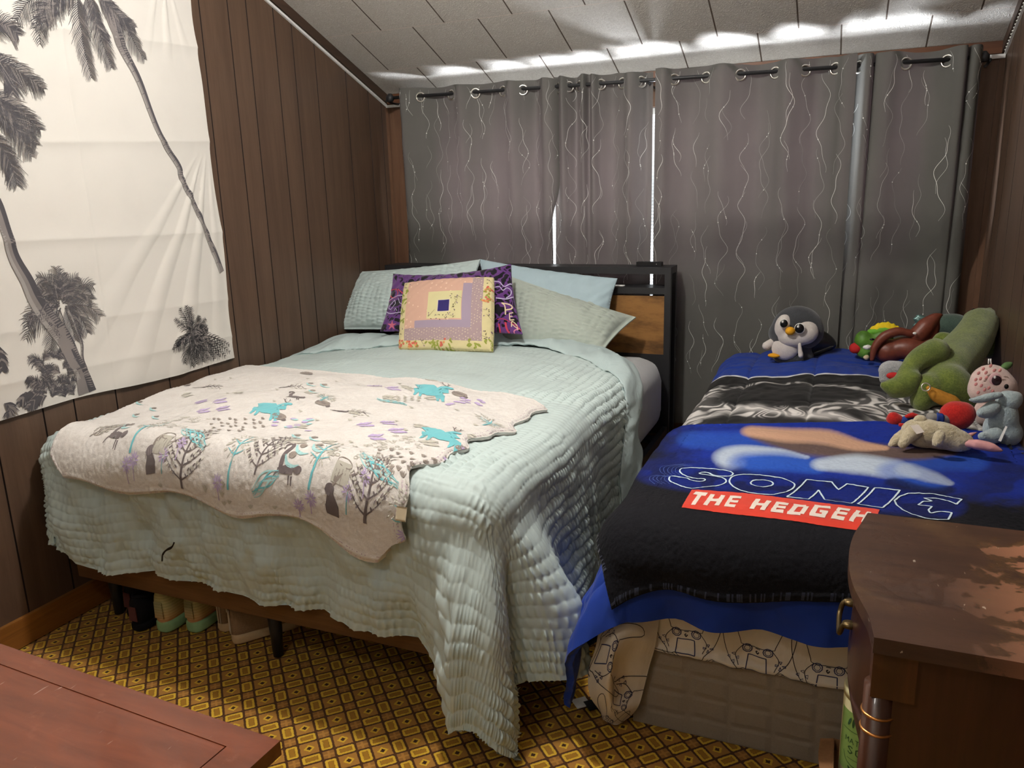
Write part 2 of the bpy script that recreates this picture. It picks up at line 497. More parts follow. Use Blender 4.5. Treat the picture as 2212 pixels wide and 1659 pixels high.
def carpet_mat():
    t = T('yellow_lattice_carpet'); v = t.obj()
    v = t.map(v, (1, 1, 1), (0, 0, PI / 4))
    jit = t.noise(v, 240, 2, color=True)
    x, y, z = t.xyz(v); jx, jy, jz = t.xyz(jit)
    p, a = .0882, .40
    # anchor: one small diamond stands at x=.708 y=-2.457
    ang = PI / 4
    ax = (.708 * math.cos(ang) + 2.457 * math.sin(ang)) ; ay = (.708 * math.sin(ang) - 2.457 * math.cos(ang))
    off_x = (1 + a) / 2 - (ax / p) % 1; off_y = (1 + a) / 2 - (ay / p) % 1
    u = t.m_('FRACT', t.add(t.add(t.mul(x, 1 / p), off_x + 40), t.mul(t.sub(jx, .5), .055)))
    w_ = t.m_('FRACT', t.add(t.add(t.mul(y, 1 / p), off_y + 40), t.mul(t.sub(jy, .5), .055)))
    iu = t.lt(u, a); iv = t.lt(w_, a)
    cu = t.mix(iu, ((1 + a) / 2,) * 3, (a / 2,) * 3); cu, _, _ = t.xyz(cu)
    cv = t.mix(iv, ((1 + a) / 2,) * 3, (a / 2,) * 3); cv, _, _ = t.xyz(cv)
    hu = t.sub(t.mul(t.sub(1., iu), (1 - a) / 2), t.mul(iu, -a / 2)); hv = t.sub(t.mul(t.sub(1., iv), (1 - a) / 2), t.mul(iv, -a / 2))
    du = t.abs(t.sub(u, cu)); dv = t.abs(t.sub(w_, cv))
    eu = t.sub(hu, du); ev = t.sub(hv, dv)                     # distance to the cell edge
    e = t.m_('MINIMUM', eu, ev)
    ecorner = t.sub(t.m_('MINIMUM', e, t.sub(t.add(eu, ev), .075)), 0.)
    same = t.abs(t.sub(iu, iv))                               # 1 in the yellow cartouches
    both = t.mul(iu, iv)                                      # 1 in the little star squares
    rag = t.noise(v, 420, 2)
    yellow, ochre, dark, tan = srgb(212, 172, 52), srgb(160, 114, 30), srgb(76, 44, 18), srgb(166, 118, 50)
    inner = t.step(t.add(ecorner, t.mul(t.sub(rag, .5), .10)), .105, .12)
    inn_edge = t.mul(inner, t.sub(1., t.step(t.add(ecorner, t.mul(t.sub(rag, .5), .10)), .12, .14)))
    cart = t.mix(inner, yellow, ochre); cart = t.mix(inn_edge, cart, srgb(132, 92, 26))
    dd = t.add(t.mul(du, 1.0), t.mul(dv, 1.0))
    dd = t.add(dd, t.mul(t.sub(rag, .5), .04))
    dia = t.mix(t.lt(dd, .17), tan, yellow); dia = t.mix(t.lt(dd, .085), dia, srgb(58, 30, 14))
    star = t.mix(t.lt(t.m_('MINIMUM', du, dv), .035), srgb(150, 104, 46), srgb(176, 126, 58))
    sq = t.mix(both, dia, star)
    c = t.mix(same, sq, cart)
    line = t.sub(1., t.step(t.m_('MINIMUM', e, t.add(ecorner, t.mul(t.sub(1., same), 1.))), .026, .044))
    c = t.mix(line, c, dark)
    dirt = t.noise(v, 3, 4); c = t.mix(t.mul(t.sub(dirt, .45), .5), c, (.10, .06, .03))
    pile = t.noise(v, 700, 3)
    return t.bsdf(c, .9, t.bump(t.add(t.mul(pile, .6), t.mul(line, -.7)), .5, .002), .15, .15)


M['carpet'] = carpet_mat()


def ceiling_mat():
    t = T('textured_ceiling_tile'); v = t.obj(); x, y, z = t.xyz(v)
    d = t.mul(t.m_('MULTIPLY', y, -1.), 1.0694)                # distance down the slope from the back wall
    row = t.m_('DIVIDE', t.sub(d, .256), .345); r = t.m_('FLOOR', row); fr = t.m_('FRACT', t.add(row, 20.))
    par = t.m_('MODULO', t.add(r, 20.), 2.)
    uu = t.m_('FRACT', t.add(t.m_('DIVIDE', t.sub(x, .84), .335), t.add(t.mul(par, .5), 20.)))
    eu = t.m_('MINIMUM', uu, t.sub(1., uu)); ev = t.m_('MINIMUM', fr, t.sub(1., fr))
    seam_v = t.sub(1., t.step(eu, .006, .012)); seam_h = t.sub(1., t.step(ev, .006, .012))
    swirl = t.noise(t.map(v, (1, 1.0, 1)), 42, 2, .5, 2.6); fine = t.noise(v, 210, 2)
    rid = t.abs(t.sub(swirl, .5))
    c = t.mix(t.step(rid, .0, .09), srgb(186, 180, 172), srgb(202, 197, 190))
    c = t.mix(seam_v, c, srgb(92, 80, 70)); c = t.mix(t.mul(seam_h, .5), c, srgb(216, 200, 190))
    h = t.sub(t.sub(t.mul(rid, 2.2), t.mul(fine, .12)), t.mul(seam_v, .6))
    return t.bsdf(c, .85, t.bump(h, .55, .006), .2)


M['ceiling'] = ceiling_mat()

# ---------------------------------------------------------------- the room


def struct(o): return tag(o, kind='structure')


bm = bmesh.new(); abox(bm, (-.02, -4.9, -.05), (XR + .02, .02, 0)); struct(from_bm('floor', bm, M['carpet']))
bpy.data.objects['floor'].location = (0, 0, 0)
me = bpy.data.objects['floor'].data
me.transform(Matrix.Translation(Vector(ORG['floor'])))

# left wall: grooved planks, cut by the sloped ceiling
gy = [-.06, -.186, -.385, -.633, -.796, -.918, -1.093, -1.207, -1.37, -1.552, -1.762, -2.014, -2.184, -2.30, -2.469, -2.62, -2.85, -3.06, -3.2, -3.42, -3.7, -3.95, -4.2, -4.5, -4.7]


def planks(name, x, sgn, ys):
    """Wall of vertical boards with V grooves; sgn=+1 faces +x."""
    bm = bmesh.new(); prof = [(0.0, 0.0, 0)]
    for g in ys: prof += [(g + .003, 0, 0), (g + .001, -.004, 1), (g - .001, -.004, 1), (g - .003, 0, 1)]
    prof.append((-4.88, 0, 0))
    top = lambda y: min(ZW - SLOPE * y, 2.62) + .01
    vs = [(bm.verts.new((x + sgn * d, y, 0)), bm.verts.new((x + sgn * d, y, top(y)))) for y, d, _ in prof]
    for i in range(len(vs) - 1):
        f = bm.faces.new((vs[i][0], vs[i + 1][0], vs[i + 1][1], vs[i][1])); f.material_index = prof[i + 1][2]
    # back of the wall, for thickness
    b = [bm.verts.new((x - sgn * .06, y, z)) for y, z in ((0, 0), (-4.88, 0), (-4.88, top(-4.88)), (-1.74, top(-1.74)), (0, top(0)))]
    bm.faces.new(b)
    return struct(from_bm(name, bm, [M['panel'], M['groove']]))


planks('wall_left', 0, 1, gy)
planks('wall_right', XR, -1, [g - .11 for g in gy if g - .11 > -4.8])
# ceiling: slope, then flat
bm = bmesh.new()
yk = -(2.62 - ZW) / SLOPE
for (y0, z0), (y1, z1) in ((((.02), ZW - SLOPE * .02), (yk, 2.62)), ((yk, 2.62), (-4.9, 2.62))):
    q = [bm.verts.new(p) for p in ((-.02, y0, z0), (XR + .02, y0, z0), (XR + .02, y1, z1), (-.02, y1, z1))]
    q2 = [bm.verts.new(v.co + Vector((0, 0, .06))) for v in q]
    bm.faces.new(q); bm.faces.new(q2[::-1])
    for i in range(4): bm.faces.new((q[i], q[(i + 1) % 4], q2[(i + 1) % 4], q2[i]))
o = struct(from_bm('ceiling', bm, M['ceiling'])); o.data.transform(Matrix.Translation(Vector(ORG['ceiling']))); o.location = (0, 0, 0)
# back wall with the window opening
WX0, WX1, WZ0, WZ1 = .40, 2.66, .78, 1.80
bm = bmesh.new()
for lo, hi in (((-.02, 0, 0), (WX0, .10, ZW + .04)), ((WX1, 0, 0), (XR + .02, .10, ZW + .04)), ((WX0, 0, 0), (WX1, .10, WZ0)), ((WX0, 0, WZ1), (WX1, .10, ZW + .04))):
    abox(bm, lo, hi)
struct(from_bm('wall_back', bm, M['casing']))
struct(box('wall_front', (-.02, -4.95, 0), (XR + .02, -4.88, 2.64), plain('off_white_wall', srgb(214, 208, 196), .8), bevel=0))
# window: casing, sash, panes and a slatted blind
win = tag(thing('window_1', ((WX0 + WX1) / 2, .06, WZ0), None, None), kind='structure')
bm = bmesh.new()
for lo, hi in (((WX0 - .07, -.02, WZ0 - .07), (WX1 + .07, 0, WZ0)), ((WX0 - .07, -.02, WZ1), (WX1 + .07, 0, WZ1 + .07)), ((WX0 - .07, -.02, WZ0), (WX0, 0, WZ1)), ((WX1, -.02, WZ0), (WX1 + .07, 0, WZ1))):
    abox(bm, lo, hi)
from_bm('window_casing', bm, M['casing'], win, bevel=.004)
bm = bmesh.new()
for x0, x1 in ((WX0, WX0 + .05), (WX1 - .05, WX1), (1.515, 1.565)): abox(bm, (x0, .05, WZ0), (x1, .09, WZ1))
for z0, z1 in ((WZ0, WZ0 + .05), (WZ1 - .05, WZ1)): abox(bm, (WX0 + .05, .05, z0), (WX1 - .05, .09, z1))
from_bm('window_frame', bm, M['white'], win)
tg = T('window_glass'); g = tg.n('BsdfGlass'); g.inputs['Roughness'].default_value = 0; g.inputs['IOR'].default_value = 1.01; tr = tg.n('BsdfTransparent'); mx = tg.n('MixShader'); mx.inputs[0].default_value = .9
tg.t.links.new(g.outputs[0], mx.inputs[1]); tg.t.links.new(tr.outputs[0], mx.inputs[2]); tg.t.links.new(mx.outputs[0], tg.out.inputs[0])
for x0, x1 in ((WX0 + .05, 1.515), (1.565, WX1 - .05)): box('window_pane', (x0, .068, WZ0 + .05), (x1, .072, WZ1 - .05), tg.m, win, bevel=0)
tb = T('blind_slat'); d1 = tb.n('BsdfDiffuse'); d1.inputs[0].default_value = (.8, .8, .78, 1); d2 = tb.n('BsdfTranslucent'); d2.inputs[0].default_value = (.8, .8, .8, 1); mx = tb.n('MixShader'); mx.inputs[0].default_value = .2
nz = tb.noise(tb.obj(), 30); k = tb.ramp(nz, [(.3, (.40, .40, .39)), (.7, (.46, .46, .45))]); tb.t.links.new(k, d1.inputs[0])
tb.t.links.new(d1.outputs[0], mx.inputs[1]); tb.t.links.new(d2.outputs[0], mx.inputs[2]); tb.t.links.new(mx.outputs[0], tb.out.inputs[0])
bl = thing('window_blind', (1.54, .03, WZ0), 'white slatted window blind seen through the gap between the grey curtains', 'blind')
bm = bmesh.new()
for i in range(56):
    z = 1.755 - i * .017
    vs = abox(bm, (WX0 + .03, .018, z), (WX1 - .03, .040, z + .0015)); bmesh.ops.rotate(bm, verts=vs, cent=(1.5, .03, z), matrix=Matrix.Rotation(-.86, 3, 'X'))
from_bm('slats', bm, tb.m, bl)
box('head_rail', (WX0 + .02, .012, 1.768), (WX1 - .02, .046, 1.798), M['white'], bl)

# trims
bm = bmesh.new(); abox(bm, (.0, -4.85, .004), (.016, -.02, .100)); struct(from_bm('baseboard_left', bm, M['oak'], bevel=.004))
bm = bmesh.new(); abox(bm, (XR - .016, -4.85, .004), (XR, -.02, .100)); struct(from_bm('baseboard_right', bm, M['oak'], bevel=.004))


def slope_strip(bm, x0, x1, off0, off1, y0=-.0, y1=-1.74):
    """Moulding following the ceiling slope on a side wall; off = depth below the ceiling."""
    P = [(x, y, ZW - SLOPE * y - o) for y in (y0, y1) for x, o in ((x0, off0), (x1, off0), (x1, off1), (x0, off1))]
    v = [bm.verts.new(p) for p in P]
    for f in ((0, 1, 2, 3), (7, 6, 5, 4), (0, 4, 5, 1), (1, 5, 6, 2), (2, 6, 7, 3), (3, 7, 4, 0)): bm.faces.new([v[i] for i in f])


bm = bmesh.new(); slope_strip(bm, 0, .016, .0, .048); struct(from_bm('trim_1', bm, M['mould'], bevel=.003))
bm = bmesh.new(); slope_strip(bm, XR - .016, XR, .0, .048); struct(from_bm('trim_2', bm, M['mould'], bevel=.003))
bm = bmesh.new(); abox(bm, (.016, -.018, ZW - .045), (XR - .016, 0, ZW + .004)); struct(from_bm('trim_3', bm, M['mould_x'], bevel=.003))
bm = bmesh.new(); abox(bm, (0, -.016, .0), (.016, 0, ZW - .05)); struct(from_bm('trim_4', bm, M['casing'], bevel=.003))
bm = bmesh.new(); abox(bm, (XR - .022, -.022, .0), (XR, 0, ZW - .05)); abox(bm, (XR - .10, -.014, 0), (XR - .022, 0, ZW - .05)); struct(from_bm('trim_5', bm, M['casing'], bevel=.004))

# white light strip run under the moulding
strip = thing('light_strip', (.02, -.02, ZW - .06), 'thin white light strip run along the wall edges under the sloped ceiling', 'light strip')
bm = bmesh.new(); slope_strip(bm, .0, .010, .052, .064, -.012, -1.74)
abox(bm, (.01, -.026, ZW - .066), (.098, -.016, ZW - .053))
from_bm('strip_channel', bm, M['white'], strip)
bm = bmesh.new(); abox(bm, (2.87, -.034, ZW - .066), (XR - .004, -.022, ZW - .050)); slope_strip(bm, XR - .008, XR, .052, .060, -.02, -1.2)
from_bm('strip_channel', bm, M['white'], strip)
bm = bmesh.new()
for i in range(26):
    y = -.05 - i * .022; bmesh.ops.create_icosphere(bm, subdivisions=1, radius=.0035, matrix=Matrix.Translation((XR - .010, y, ZW - SLOPE * y - .056)))
tag(from_bm('diodes', bm, M['white'], strip), kind='stuff')

# ---------------------------------------------------------------- curtains on their rod
t = T('grey_curtain_cloth'); v = t.obj(); fine = t.noise(v, 800, 2)
c1 = t.mix(t.noise(v, 6, 3), srgb(92, 92, 89), srgb(103, 102, 98))
bd = t.n('BsdfDiffuse'); t.put(bd.inputs[0], c1); t.put(bd.inputs['Normal'], t.bump(fine, .3, .0008))
bt = t.n('BsdfTranslucent'); t.put(bt.inputs[0], (.55, .36, .36, 1)); mx = t.n('MixShader'); mx.inputs[0].default_value = .010
t.t.links.new(bd.outputs[0], mx.inputs[1]); t.t.links.new(bt.outputs[0], mx.inputs[2]); t.t.links.new(mx.outputs[0], t.out.inputs[0])
M['curtain'] = t.m
M['foil'] = plain('silver_foil_print', (.86, .86, .82), .35, .5, .0, .02); M['foil_dim'] = plain('silver_thread', (.42, .42, .40), .4, .5, .0, .02)
RODY = -.15
rodz = lambda x: 1.928 - .0135 * x
rod = thing('curtain_rod', (1.5, RODY, rodz(1.5)), 'long black metal curtain rod carrying the four grey curtain panels', 'curtain rod')
tubes('pole', [([(.13, RODY, rodz(.13)), (1.5, RODY, rodz(1.5)), (2.87, RODY, rodz(2.87))], .0085)], M['black_metal'], rod)
for x in (.115, 2.885):
    lathe('finial', [(.001, -.02), (.016, -.018), (.022, -.006), (.022, .006), (.014, .016), (.009, .022), (.001, .023)], (x, RODY, rodz(x)), M['black_metal'], rod, 20)
for x in (.09, 1.52, 2.91):
    tubes('bracket', [([(x, -.003, rodz(x) - .02), (x, -.07, rodz(x) - .02), (x, RODY, rodz(x) - .012)], .006)], M['black_metal'], rod)


def rod_px(px): return W(px, 203 - .0745 * (px - 868), 1, RODY)[0]


def curtain(label, kn, grom, seed, zb, gap=0.):
    kx = np.array([rod_px(k[0]) for k in kn]); ky = np.array([k[1] for k in kn])
    n, m = int((kx[-1] - kx[0]) / .0035), 150
    x = np.linspace(kx[0], kx[-1], n)
    d = cr(np.stack([kx, ky], 1), 16); y0 = np.interp(x, d[:, 0], d[:, 1])
    zt = rodz(x) + .042 + .006 * vnoise(x * 14, x * 0, seed)
    v = np.linspace(0, 1, m)[:, None]                         # 0 bottom, 1 top
    z = zb + (zt - zb)[None] * v
    k = np.exp(-((x[None, :] - x[:, None]) / .035) ** 2); k /= k.sum(1, keepdims=True); ys = k @ y0
    loose = sst(1 - v, .02, .5)
    amp = 1 - .25 * loose
    Y = RODY + amp * (y0 * (1 - .55 * loose) + ys * .55 * loose) + .006 * vnoise(x[None] * 6 + v, v * 5 + x[None], seed + 3) * loose
    lw = sst(1.30 - z, 0, .28); Y = Y * (1 - lw) + (-.072 + (Y - RODY) * .62) * lw; Y = np.clip(Y, -.30, -.03); Y = np.where(lw > .95, np.maximum(Y, -.112), Y)
    X = np.repeat(x[None], m, 0); X = X - gap * sst(.70 - v, 0, .12) * np.exp(-(kx[-1] - X) / .03); X = X - lw * .078 * (CAM[0] - X) / 3.85
    # small crumple
    Y = Y + .004 * vnoise(X * 22, z * 9, seed + 9) * sst(vnoise(X * 4, z * 3, seed + 5), .1, .5)
    S = Surf(np.stack([X, Y, z], -1), kx[0], kx[-1], zb, float(zt.mean()))
    pr = Print(S, .0016)
    rg = np.random.default_rng(seed)
    xs = kx[0] + .02
    while xs < kx[-1] - .015:
        for q in range(2):
            ph, A, lam = rg.uniform(0, 6.28), rg.uniform(.010, .022), rg.uniform(.20, .34)
            zz = np.linspace(zb + .25, zt.mean() - .005, 220)
            xx = xs + A * np.sin(2 * PI * zz / lam + ph) + .006 * np.sin(2 * PI * zz / .11 + ph * 2)
            i = rg.integers(0, 18)
            while i < 218:
                L = int(rg.uniform(16, 66)); j = min(219, i + L)
                if j - i > 6:
                    s_ = np.stack([xx[i:j], zz[i:j]], 1); wmax = rg.uniform(.0007, .0017)
                    pr.stroke(s_, [.0005, wmax, wmax, .0005], int(rg.integers(1, 3)), step=.01)
                    for _ in range(rg.integers(0, 3)):
                        c = s_[rg.integers(2, len(s_) - 2)]; pr.blob(c, .0028, .0022, 1.57, 1, cross=1)
                i = j + int(rg.uniform(6, 46))
        xs += rg.uniform(.06, .095)
    o = cloth('curtain', S, [M['curtain'], M['foil'], M['foil_dim']], pr)
    tag(o, label, 'curtain', 'grey curtain panels on the black rod')
    for g in grom:
        gx = rod_px(g); p = S.at(gx, rodz(gx) - .002 - 0, .001); i = int((gx - kx[0]) / (kx[-1] - kx[0]) * (n - 1)); nn = S.N[int(m * .97), min(max(i, 0), n - 1)]
        nn = nn / np.linalg.norm(nn); nn = nn * .6 + np.array([0, -1, 0]) * .4; nn /= np.linalg.norm(nn)
        uu = np.cross(nn, [0, 0, 1.]); uu /= np.linalg.norm(uu); vv = np.cross(nn, uu)
        p = np.array([gx, min(p[1], RODY + .006), rodz(gx) - .006])
        tubes('grommet', [(ring(p, uu, vv, .0225), .0048)], M['silver'], o, 8)
    return o


curtain('leftmost grey curtain panel with silver vine print, beside the panelled wall',
        [(856, .10), (862, .03), (871, -.03), (908, 0), (940, .03), (975, 0), (1000, -.035), (1027, 0), (1057, .03), (1087, 0), (1108, -.035), (1130, 0), (1150, .03), (1166, .0), (1178, -.035), (1192, -.03), (1206, .015)],
        (908, 975, 1027, 1087, 1130), 21, .30, .040)
curtain('narrow grey curtain panel bunched in tight folds between the two slits of daylight',
        [(1194, .02), (1201, .03), (1207, 0), (1218, -.04), (1229, 0), (1240, .035), (1252, 0), (1262, -.03), (1271, 0.02), (1284, -.04), (1298, 0), (1320, .035), (1345, 0), (1365, -.045), (1385, 0), (1396, .03), (1409, .02)],
        (1207, 1229, 1252, 1298, 1345, 1385), 35, .25)
curtain('wide grey curtain panel right of the brighter daylight slit, behind the toy penguin',
        [(1418, -.02), (1437, -.04), (1457, 0), (1492, .035), (1526, 0), (1562, -.04), (1600, 0), (1640, .035), (1676, 0), (1705, -.045), (1740, 0), (1772, .035), (1806, 0), (1822, -.04), (1836, -.05), (1852, -.045)],
        (1457, 1526, 1600, 1676, 1740, 1806), 52, .22)
curtain('rightmost grey curtain panel with silver vine print, hanging behind the toy dinosaurs',
        [(1838, .02), (1847, .03), (1857, 0), (1872, -.035), (1885, -.03), (1890, .025), (1895, -.03), (1925, -.04), (1958, 0), (2010, .035), (2050, 0), (2072, -.04), (2088, -.04), (2092, .015), (2099, -.04), (2112, -.045), (2121, -.02), (2128, .06)],
        (1857, 1958, 2048), 77, .22)

# ---------------------------------------------------------------- the larger bed
M['rustic'] = wood('rustic_brown_board', srgb(158, 114, 64), srgb(78, 54, 32), 'x', .5, .3, 2.2, .3, contrast=(.36, .60))
M['rail_wood'] = wood('brown_bed_rail', srgb(118, 84, 54), srgb(84, 58, 36), 'x', .5, .3, 5)
HX0, HX1, HF, HB = .09, 1.668, -.275, -.128
bed = thing('bed', (.88, -1.2, 0), 'black metal bed frame with shelved headboard and brown wood panels, under the mint bedding', 'bed')
zt = W(1440, 580, 1, HF)[2] + .004
zs = W(1400, 622, 1, HF)[2]; zp = W(1400, 640, 1, HF)[2]; zq = W(1400, 765, 1, HF)[2]
for x in (HX0, HX1 - .03):
    for y in (HF, HB - .03):
        box('post', (x, y, .0), (x + .03, y + .03, zt - .032), M['black_metal'], bed, .002)
box('top_shelf', (HX0, HF, zt - .032), (HX1, HB, zt), M['black_metal'], bed, .002)
box('shelf', (HX0 + .03, HF + .004, zs - .03), (HX1 - .03, HB - .004, zs), M['black_metal'], bed, .002)
box('wood_panel', (HX0 + .03, HF + .008, zq), (W(1438, 700, 1, HF)[0], HF + .024, zp), M['rustic'], bed, .002)
box('lower_rail', (HX0 + .03, HF + .004, .22), (HX1 - .03, HF + .03, zq), M['black_metal'], bed, .002)
box('side_rail', (.085, -2.30, .19), (.11, HF - .002, .262), M['black_metal'], bed, .002)
box('side_rail', (1.64, -2.30, .19), (1.665, HF - .002, .262), M['black_metal'], bed, .002)
box('foot_rail', (.085, -2.335, .182), (1.665, -2.302, .262), M['rail_wood'], bed, .003)
for x, y in ((.13, -2.24), (.844, -2.257), (1.61, -2.24), (.844, -1.2)):
    lathe('leg', [(.001, 0), (.016, 0), (.024, .185), (.001, .186)], (x, y, 0), M['black_metal'], bed, 16)
for i in range(9):
    y = -.42 - i * .225; box('slat', (.112, y - .04, .225), (1.638, y + .04, .243), M['black_metal'], bed, .002)

M['sheet_white'] = weave('pale_grey_fitted_sheet', srgb(196, 199, 200), wr=.25, wrs=10)
bm = bmesh.new(); abox(bm, (.115, -2.27, .264), (1.655, -.29, .63))
bmesh.ops.bevel(bm, geom=list(bm.edges), offset=.11, segments=8, affect='EDGES', profile=.5)
tag(from_bm('mattress', bm, M['sheet_white'], smooth=True), 'thick mattress in a pale grey fitted sheet showing beside the headboard', 'mattress')


def drape(x0, x1, y0, zt_, R, folds, flare, puff, left_stop=None, floor=.015, right_stop=None, hem=((-9, 1), (9, 1)), nz=(.014, .007)):
    """Cloth coordinates (s across, t along) -> point on a cover lying over a mattress and hanging off its sides and foot."""
    def f(s, t):
        s = np.asarray(s, float); t = np.asarray(t, float)
        dxl = np.maximum(x0 - s, 0); dxr = np.maximum(s - x1, 0); dx = dxl + dxr; sx = np.where(dxl > 0, -1., 1.)
        dy = np.maximum(y0 - t, 0); r = np.hypot(dx, dy) + 1e-9
        cx = np.clip(s, x0, x1); cy = np.maximum(t, y0); ux = sx * dx / r; uy = -dy / r
        a = np.minimum(r, R * PI / 2) / R; h = R * np.sin(a); drop = R * (1 - np.cos(a)); ex = np.maximum(r - R * PI / 2, 0)
        th = np.arctan2(dx, dy + 1e-12) * (dx > 0)
        q = np.where(sx > 0, cx + th * .25 + np.where(dx > 0, cy - y0, 0), cx - th * .25 - np.where(dx > 0, cy - y0, 0))
        q = np.where(dx + dy == 0, cx, q)
        ex = ex * np.interp(q, *zip(*hem)); fl = np.interp(q, *zip(*flare)); h = h + ex * np.sin(fl); drop = drop + ex * np.cos(fl)
        fo = sum(A * np.exp(-((q - q0) / w_) ** 2) for q0, w_, A in folds)
        fo = fo + nz[0] * vnoise(q * 7, ex * 2, 5) + nz[1] * vnoise(q * 17, ex * 4, 8)
        h = h + fo * sst(ex, 0, .28)
        X = cx + ux * h; Y = cy + uy * h; Z = zt_ + puff(cx, cy) - drop
        if left_stop is not None: X = np.maximum(X, left_stop)
        if right_stop is not None: X = np.minimum(X, right_stop)
        Z = np.where(Z < floor + .05, floor + .05 * np.exp((Z - floor - .05) / .05), Z)
        return np.stack([X, Y, Z], -1)
    return f


D1 = drape(.115, 1.58, -2.285, .70, .105,
           [(1.45, .05, -.030), (1.585, .075, .085), (1.72, .08, .085), (1.89, .05, -.05), (2.03, .09, .12), (2.28, .14, .01), (.16, .07, .03), (.48, .05, -.02), (.9, .07, .02), (1.12, .05, -.02)],
           [(-1, .0), (.0, .02), (.3, -.05), (1.3, -.05), (1.6, .08), (1.8, .12), (2.05, .18), (2.5, .12), (4, .08)],
           lambda x, y: .03 * np.sin(np.clip((x - .1) / 1.5, 0, 1) * PI) ** .8 + .012 * vnoise(x * 3.2, y * 3.2, 4) + .006 * vnoise(x * 8, y * 8, 6), left_stop=.012, hem=((-1, .45), (-.05, .45), (.12, .70), (.3, .86), (.9, .90), (1.42, .93), (1.50, 1.12), (1.58, 1.30), (1.68, 1.12), (1.78, .99), (1.9, .95), (2.0, 1.0), (9, 1)), nz=(.024, .014))
t_out = lambda s: np.interp(s, [-.4, 0, .4, .95, 1.45, 1.66, 1.9, 2.3], [-.62, -.60, -.64, -.56, -.68, -.90, -1.12, -1.25])
t_in = lambda s: np.interp(s, [-.4, 0, .2, .47, .98, 1.2, 1.46, 1.7, 1.95, 2.3], [-1.2, -1.13, -.98, -.92, -.78, -.76, -.90, -1.16, -1.36, -1.5])
s0, s1, tm = -.32, 2.19, -2.84
na, nb = 760, 690
s = np.linspace(s0, s1, na)[None, :]; v = np.linspace(0, 1, nb)[:, None]
te = np.minimum(t_out(s), -.56); tt = tm + (te - tm) * v; ss = np.repeat(s, nb, 0)
P = D1(ss, tt)
S0 = Surf(P, s0, s1, 0, 1)
dx = np.maximum(ss - 1.58, 0) + np.maximum(.115 - ss, 0); dy = np.maximum(-2.285 - tt, 0)
side = np.maximum(sst(dx - dy, -.04, .04), sst(ss, 1.02, 1.32) * sst(tt + 2.33, -.06, .10)); over = sst(np.hypot(dx, dy), .0, .25)


def pucker(a, b, seed):
    """Ruched rows: seams every 34 mm, gathers between them."""
    row = np.floor(b / .034); fr = b / .034 - row
    env = np.abs(np.sin(PI * fr)) ** .55
    ph = 5 * vnoise(a * 16, row * 7.3, seed) + row * 2.1
    g = 1 - np.abs(np.sin(PI * a / .021 + ph * .5)) ** .8; env = env * (.55 + .9 * sst(vnoise(a * 6, b * 6, seed + 7), -.5, .5))
    return env * (.20 + .95 * g * (.6 + .4 * vnoise(a * 30, row * 3.1, seed + 1)))


pk = pucker(ss, tt + .018 * vnoise(ss * 5, tt * 5, 2) + .004 * vnoise(ss * 24, tt * 24, 7), 31) * (1 - side) + pucker(tt, ss + .012 * vnoise(ss * 5, tt * 5, 3) + .004 * vnoise(ss * 24, tt * 24, 9), 47) * side
shoulder = sst(ss, 1.20, 1.62)
amp = .0042 + .0072 * over + .0060 * shoulder * (1 - over) + .0022 * side
amp = amp * (.75 + .45 * vnoise(ss * 4, tt * 4, 12))
crease = vnoise(ss * 9 + tt * 2, tt * 26 + vnoise(ss * 6, tt * 6, 9), 14)
big = over * (1 - .75 * side) * (1 - .85 * sst(np.minimum(dx, dy), 0, .10)) * (.024 * vnoise(ss * 10 + tt * 4 * (1 - side), tt * 4.5, 17) + .012 * vnoise(ss * 24, tt * 13, 18))
P = P + S0.N * (amp * pk + .0012 * (1 - over) * crease + big)[..., None]
P[..., 0] = np.maximum(P[..., 0], .008)
SC1 = Surf(P, s0, s1, 0, 1)
M['mint'] = weave('mint_ruched_cotton', srgb(192, 208, 206), 700, .62, .1, .35, .04, .2)
M['mint_smooth'] = weave('mint_smooth_cotton', srgb(186, 204, 204), 700, .7, .1, .25, .04, .2, .22, 11)
comforter = cloth('comforter', SC1, M['mint'], None, None, .022)
tag(comforter, 'rumpled pale mint ruched comforter spread over the larger bed, one corner reaching the carpet', 'comforter')
# smooth turned-back edge
na, nb = 300, 60
s = np.linspace(-.10, 2.14, na)[None, :]; v = np.linspace(0, 1, nb)[:, None]
ti = t_in(s) + .012 * vnoise(s * 7, s * 0, 3); to = t_out(s) + .035
tt = ti + (to - ti) * v; ss = np.repeat(s, nb, 0)
P = D1(ss, tt); Sx = Surf(P, -.1, 2.14, 0, 1)
lift = .008 + (.030 + .012 * vnoise(ss * 4, ss * 0, 8)) * np.sin(PI * np.clip(v, 0, 1)) ** .55 + .009 * vnoise(ss * 14, v * 3, 9) + .004 * vnoise(ss * 40, v * 4, 5)
lift = lift - .02 * (v > .97)
P = P + Sx.N * lift[..., None]; P[..., 0] = np.maximum(P[..., 0], .006)
tag(cloth('turned_edge', Surf(P, -.1, 2.14, 0, 1), M['mint_smooth'], None, comforter, .01), 'smooth turned-back top edge')
# back lining roll at the very head end hides the rim of the cover

# ---------------------------------------------------------------- throw with woodland print
BQ = np.array([[(.17, -2.475), (1.42, -2.53)], [(.03, -1.40), (1.55, -1.63)]])   # cloth corners: foot row, head row


def quadmap(Q, u, v):
    return ((Q[0, 0] * (1 - u) + Q[0, 1] * u) * (1 - v) + (Q[1, 0] * (1 - u) + Q[1, 1] * u) * v)


na, nb = 330, 270
u = np.linspace(0, 1, na)[None, :, None]; v = np.linspace(0, 1, nb)[:, None, None]
U = u + 0 * v; Vv = v + 0 * u
